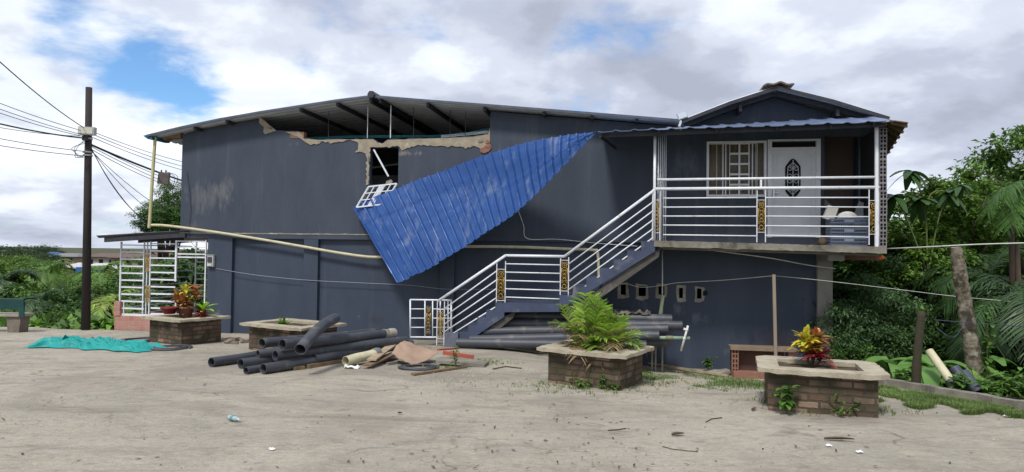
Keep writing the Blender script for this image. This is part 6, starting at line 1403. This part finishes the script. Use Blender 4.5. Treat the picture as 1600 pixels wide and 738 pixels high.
# small stones, crumbs and leaf bits over the yard
mb = MB(); SM = mat('gravel_bits', (.33, .3, .25), (.19, .165, .135), .95, .9, 0, c3=(.38, .35, .3), s3=1.7)
def crumb(x, y, s_):
    a_ = rnd.random() * 6.28; c_, d_ = math.cos(a_) * s_, math.sin(a_) * s_; z = G(x, y) - .002
    mb.add([(x + c_, y + d_, z), (x - d_, y + c_, z), (x - c_, y - d_, z), (x + d_, y - c_, z), (x, y, z + s_ * .9)], [(0, 1, 4), (1, 2, 4), (2, 3, 4), (3, 0, 4)])
for _ in range(5200):
    px = rnd.uniform(-20, 1620); py = 535 + rnd.random() ** 1.2 * 215; p = gp(px, py)
    if p.x > xE(p.y) - .2: continue
    crumb(p.x, p.y, rnd.uniform(.003, .009) * (1 + (rnd.random() < .05) * 1.4))
for _ in range(1500):
    px = rnd.gauss(790, 110); py = 575 + abs(rnd.gauss(0, 16)); p = gp(px, py); crumb(p.x, p.y, rnd.uniform(.006, .02))
for _ in range(900):
    px = rnd.uniform(1000, 1330); py = 592 + rnd.random() * 30; p = gp(px, py); crumb(p.x, p.y, rnd.uniform(.006, .018))
tag(mb.build('gravel', SM, origin=(0, 0, 0)), 'small stones and crumbs scattered over the dusty yard', 'gravel', kind='stuff')
mb = MB()
for _ in range(240):
    px = rnd.uniform(0, 1600) if rnd.random() < .5 else rnd.gauss(860, 160); py = 585 + rnd.random() * 150; p = gp(px, py); s_ = rnd.uniform(.01, .03)
    if p.x > xE(p.y) - .2: continue
    leafblade(mb, p + Vector((0, 0, .006)), Vector((rnd.uniform(-1, 1), rnd.uniform(-1, 1), .1)), Vector((0, 0, 1)), s_ * 2, s_ * .7, 0, 4, .4)
tag(mb.build('leaf_litter', LEAFB, origin=(0, 0, 0)), 'tiny dry leaf bits scattered over the yard', 'leaf litter', kind='stuff')

# --- left valley
GV = 'trees in the valley at the left'
def vtree(label, px, py, Y, rw, rh, kind, v, near=1, name='valley_tree', r=.15):
    c = wp(px, py + rh * 1.15 * F / Y, Y); b = Vector((c.x, c.y, min(TER(c.x, c.y), c.z - .5))); h_ = max(.5, c.z - b.z)
    tree(name, label, 'tree', GV, b, h_, CR_(kind, v, near), (rw, rw, rh), r, limbs=3 if near else 0, rot=px * .3)
near_ = [
 (12, 402, 30, 2.2, 1.6, 'bright', 'bright green spreading tree at the left edge behind the bench'), (-30, 395, 26, 2.4, 2.4, 'bright', 'bright tree leaving the frame at the left behind the bench'),
 (28, 436, 25, 1.5, 1.2, 'mid', 'bushy tree directly above the bench backrest'),
 (78, 432, 30, 1.9, 1.4, 'mid', 'round tree halfway between the bench and the utility pole'), (112, 446, 26, 1.4, 1.3, 'dark', 'dark tree just left of the utility pole'),
 (62, 466, 23, 1.2, 1.0, 'dark', 'dark bush right behind the bench seat'), (163, 452, 29, 1.7, 1.3, 'mid', 'round tree just right of the utility pole'),
 (168, 472, 23, 1.0, .9, 'dark', 'low dark bush between the utility pole and the porch wall'), (98, 478, 21.5, .9, .8, 'dark', 'low bush at the yard edge left of the utility pole'),
 (122, 426, 40, 2.0, 1.3, 'mid', 'tree behind the utility pole halfway up the slope'), (215, 425, 30, 2.2, 1.8, 'mid', 'dark tree seen through the porch grille'),
 (262, 400, 27, 2.2, 2.0, 'dark', 'dark tree behind the right half of the porch grille'), (240, 392, 36, 2.2, 1.5, 'mid', 'tree seen at the top of the porch grille'), (305, 385, 25, 2.2, 2.2, 'dark', 'dark tree behind the porch at its right end'),
 (5, 478, 21.5, 1.3, .9, 'mid', 'low bush under the bench at the left edge'), (185, 440, 34, 1.6, 1.4, 'dark', 'dark tree left of the porch grille above the tiled wall'),
]
for k, (px, py, Y, rw, rh, kd, lb) in enumerate(near_): vtree(lb, px, py, Y, rw, rh, kd, k % 3, 1 if Y > 26 else 2)
midl = [(32, 403, 60, 2.6, 1.8), (84, 414, 55, 2.2, 1.5), (112, 420, 65, 2.4, 1.4), (55, 401, 85, 3, 1.8), (98, 411, 95, 2.2, 1.4), (182, 432, 50, 2, 1.3), (60, 424, 48, 2.2, 1.4), (142, 434, 55, 2.2, 1.3), (10, 392, 95, 4, 2.4), (40, 415, 42, 2.2, 1.5), (232, 420, 60, 3, 2), (270, 412, 70, 3, 2), (100, 428, 45, 2, 1.3), (74, 408, 75, 2.2, 1.3)]
ORD = 'first second third fourth fifth sixth seventh eighth ninth tenth eleventh twelfth thirteenth fourteenth fifteenth sixteenth seventeenth eighteenth nineteenth twentieth'.split()
midl.sort()
for k, (px, py, Y, rw, rh) in enumerate(midl): vtree('round tree on the valley slope below the distant houses, %s from the left' % ORD[k], px, py, Y, rw, rh, 'mid' if k % 2 else 'bright', k % 3, 1)
farl = sorted([(8, 380, 150, 6, 2.6), (27, 380, 155, 6, 2.6), (46, 379, 150, 5, 2.6), (62, 380, 152, 5, 2.4), (18, 384, 120, 3, 1.4), (55, 385, 118, 3.4, 1.6), (72, 392, 110, 2.6, 1.3), (44, 396, 105, 2.2, 1.0), (12, 392, 110, 2.6, 1.2), (78, 382, 150, 3.5, 2.2), (105, 396, 160, 2.6, 1.2), (122, 397, 165, 2.2, 1.6), (150, 398, 170, 3, 1.2), (45, 389, 130, 3.5, 1.4), (88, 400, 120, 2.5, 1.2), (215, 390, 150, 5, 2.2), (-15, 380, 150, 7, 3), (185, 396, 180, 4, 1.2), (250, 388, 150, 5, 2.4), (290, 386, 150, 6, 2.4)])
for k, (px, py, Y, rw, rh) in enumerate(farl): vtree('small distant tree on the hill crest by the far houses, %s from the left' % ORD[k], px, py, Y, rw, rh, 'far', k % 3, 0, r=.3)
palm('small palm rising from the valley between the bench and the pole', 70, 428, 28, 12, 1.3, .32, (.1, 1.2), LG['mid'], droop=1.6, grp=None, nl=26, lw=.035)
palm('palm in the valley left of the utility pole with a thin visible stem', 62, 470, 23.5, 11, 1.1, .3, (.0, 1.2), PALMD, droop=1.7, nl=26, lw=.03)
palm('palm at the far left above the bench backrest', 6, 440, 25, 12, 1.4, .35, (.1, 1.1), PALMD, droop=1.7, nl=28, lw=.035)
palm('small lime green palm just right of the utility pole', 172, 478, 21, 10, 1.0, .32, (.2, 1.2), PALMG, droop=1.6, nl=18, lw=.045)
palm('palm standing on the far slope right of the utility pole', 158, 428, 45, 12, 2.2, .6, (.1, 1.2), LG['mid'], droop=1.6, nl=18, lw=.1)
for px, py, lb in ((48, 512, 'bright broad-leaved plant at the yard edge beside the bench'), (175, 515, 'bright broad-leaved plant at the yard edge right of the utility pole'), (163, 505, 'pale green plant behind the pole at the yard edge')):
    c = wp(px, py, 18.9); b = Vector((c.x, c.y, TER(c.x, c.y))); t = thing('broadleaf_plant', lb, 'plant', b, 'broad-leaved plants at the yard edge')
    mb = MB(); rr_ = max(.1, c.z - b.z)
    for k in range(26): a_ = k * 2.4; el = rnd.uniform(.1, 1.2); leafblade(mb, b + Vector((rnd.uniform(-.3, .3), 0, rr_ * rnd.uniform(.5, 1))), Vector((math.cos(a_) * math.cos(el), math.sin(a_) * math.cos(el), math.sin(el))), Vector((0, 0, 1)), rnd.uniform(.35, .6), .16, .5, 5, .2)
    mb.build('foliage', leafmat('lime_plant_leaves', [(.14, .3, .03), (.2, .4, .05), (.09, .2, .03)], .5, .35, .2), t)
# trees showing behind the left gable corner
for px, py, rw, rh, Y, lb in ((252, 338, .9, .75, 30, 'tree crown showing left of the downpipe behind the house'), (272, 318, .8, 1.1, 31, 'taller tree crown touching the left edge of the upper wall'), (262, 350, 1.4, .8, 30, 'tree crown just above the porch roof')):
    c = wp(px, py, Y); b = Vector((c.x, c.y, TER(c.x, c.y))); tree('broadleaf_tree', lb, 'tree', 'trees behind the left end of the house', b, c.z - b.z, CR_('dark', 0, 1), (rw, rw, rh), .15)
mb = MB()
rr = random.Random(5); V = []; Fc = []
for k in range(9000):
    y = rr.uniform(19.2, 60) if k < 5500 else rr.uniform(55, 175); x = -y * rr.uniform(.42, .85); z = TER(x, y)
    s_ = min(.5, .10 + .004 * y)
    for j in range(3):
        b = Vector((x + rr.gauss(0, s_ * 2), y + rr.gauss(0, s_ * 2), z + rr.uniform(0, s_ * 2.5))); d = Vector((rr.uniform(-1, 1), rr.uniform(-1, 1), rr.uniform(.1, 1))).normalized() * s_ * 2; w = d.cross(Vector((0, 0, 1))).normalized() * s_ * .5; i = len(V)
        V += [b, b + d * .5 + w, b + d, b + d * .5 - w]; Fc += [(i, i + 1, i + 2), (i, i + 2, i + 3)]
for k in range(5000):
    y = rr.uniform(3, 26); x = 7.4 + rr.random() * 12 * (.4 + y / 26); z = TER(x, y); s_ = .12
    for j in range(2):
        b = Vector((x + rr.gauss(0, .2), y + rr.gauss(0, .2), z + rr.uniform(0, .3))); d = Vector((rr.uniform(-1, 1), rr.uniform(-1, 1), rr.uniform(.1, 1))).normalized() * s_ * 2; w = d.cross(Vector((0, 0, 1))).normalized() * s_ * .5; i = len(V)
        V += [b, b + d * .5 + w, b + d, b + d * .5 - w]; Fc += [(i, i + 1, i + 2), (i, i + 2, i + 3)]
mb.add(V, Fc); tag(mb.build('undergrowth', LG['mid'], origin=(0, 0, 0)), 'dense low green undergrowth covering the valley and the slope', 'undergrowth', kind='stuff')

# --- distant houses
def far_house(label, px, py, Y, w_, h_, d_, wall, roof, rot=0, nwin=3, hip=.6, name='distant_house'):
    c = wp(px, py, Y); b = Vector((c.x, c.y, c.z - h_ / 2)); S = Matrix.Translation(b) @ Matrix.Rotation(rot, 4, 'Z'); t = thing(name, label, 'house', S, 'distant houses beyond the valley')
    mb = MB(S); mb.box((-w_ / 2, -d_ / 2, -3), (w_ / 2, d_ / 2, h_)); mb.build('wall', wall, t)
    e = .5; mb = MB(S); mb.add([(-w_ / 2 - e, -d_ / 2 - e, h_ + .02), (w_ / 2 + e, -d_ / 2 - e, h_ + .02), (w_ / 2 + e, d_ / 2 + e, h_ + .02), (-w_ / 2 - e, d_ / 2 + e, h_ + .02), (-w_ / 2 + hip, 0, h_ + .6), (w_ / 2 - hip, 0, h_ + .6)], [(3, 2, 1, 0), (0, 1, 5, 4), (1, 2, 5), (2, 3, 4, 5), (3, 0, 4)]); mb.build('roof', roof, t)
    for k in range(nwin):
        x_ = -w_ / 2 + w_ * (k + .5) / nwin; mb = MB(S); mb.box((x_ - .3, -d_ / 2 - .06, h_ * .35), (x_ + .3, -d_ / 2 - .005, h_ * .78)); mb.build('window' if k != 1 else 'door', DARKV, t)
wl = lambda n, c: mat(n, c, tuple(x * .8 for x in c), .9, .4)
CRW, PKW, WHW, TNW = wl('cream_wall', (.45, .4, .33)), wl('pink_wall', (.42, .27, .22)), wl('white_wall', (.6, .6, .58)), wl('tan_wall', (.35, .25, .19))
BR_, GRF, RRF, WRF = wl('brown_roof', (.14, .1, .085)), wl('grey_roof', (.2, .2, .21)), wl('rusty_roof', (.22, .11, .08)), wl('pale_roof', (.5, .5, .5))
far_house('cream house with dark windows under a dark hipped roof right of the utility pole', 180, 410, 110, 6, 1.7, 6, CRW, BR_, .1, 4)
far_house('pinkish house on the hillside above the bench', 34, 407, 130, 3.6, 1.4, 5, PKW, RRF, .2, 3)
far_house('small white house below the pinkish hillside house', 29, 398, 135, 2.6, 1.3, 5, WHW, BR_, -.1, 2)
far_house('long pale house left of the utility pole on the crest', 112, 407, 120, 4, 1.3, 6, TNW, GRF, .1, 3)
far_house('low house with a pale roof half hidden by trees in the middle of the slope', 64, 421, 95, 2.0, .7, 4, WHW, WRF, .2, 2)
far_house('tan house seen through the porch grille', 222, 411, 100, 5, 1.5, 7, TNW, BR_, 0, 3)
far_house('cream house seen through the middle of the porch grille', 262, 408, 110, 6, 1.8, 7, CRW, RRF, 0, 3)
far_house('low shed with a wide white roof beside the parked truck', 172, 423, 85, 4.6, .6, 5, TNW, WRF, .05, 2)
far_house('small house with a pale roof left of the parked truck', 124, 423, 90, 1.6, .9, 4, PKW, WRF, .1, 2)
far_house('small blue-roofed house on the crest left of the pole', 84, 402, 140, 2.6, .9, 5, WHW, wl('blue_roof', (.06, .12, .3)), .1, 2)
# truck
c = wp(154, 431, 72); t = thing('parked_truck', 'parked truck with a blue cargo body and a red cab beyond the valley', 'truck', c + Vector((0, 0, -1.3)))
mb = MB(); mb.obox(c + Vector((-.5, 0, .25)), (2.6, 2, 1.3)); mb.build('cargo_body', mat('truck_blue', (.03, .1, .3), rough=.5), t)
mb = MB(); mb.obox(c + Vector((.0, -.1, -.75)), (3.6, 1.9, .5)); mb.build('chassis', mat('truck_red_dark', (.2, .03, .03), rough=.6), t)
mb = MB(); q = c + Vector((1.5, 0, 0)); mb.poly([(-.6, -.9), (.6, -.9), (.6, -.1), (.3, .6), (-.6, .6)], (), -.95, .95); mb.v = [v + q for v in mb.v]; mb.build('cab', mat('truck_red', (.3, .03, .03), rough=.5), t)
mb = MB(); mb.poly([(.0, -.0), (.5, -.0), (.25, .5), (.0, .5)], (), -.99, -.955); mb.v = [v + q for v in mb.v]; mb.build('cab_window', DARKV, t)
for dx in (-1.3, -.4, 1.6): mb = MB(); w0 = c + Vector((dx, -1.05, -1.05)); mb.tube([w0, w0 + Vector((0, .3, 0))], .42, 14); mb.build('wheel', DARKV, t)
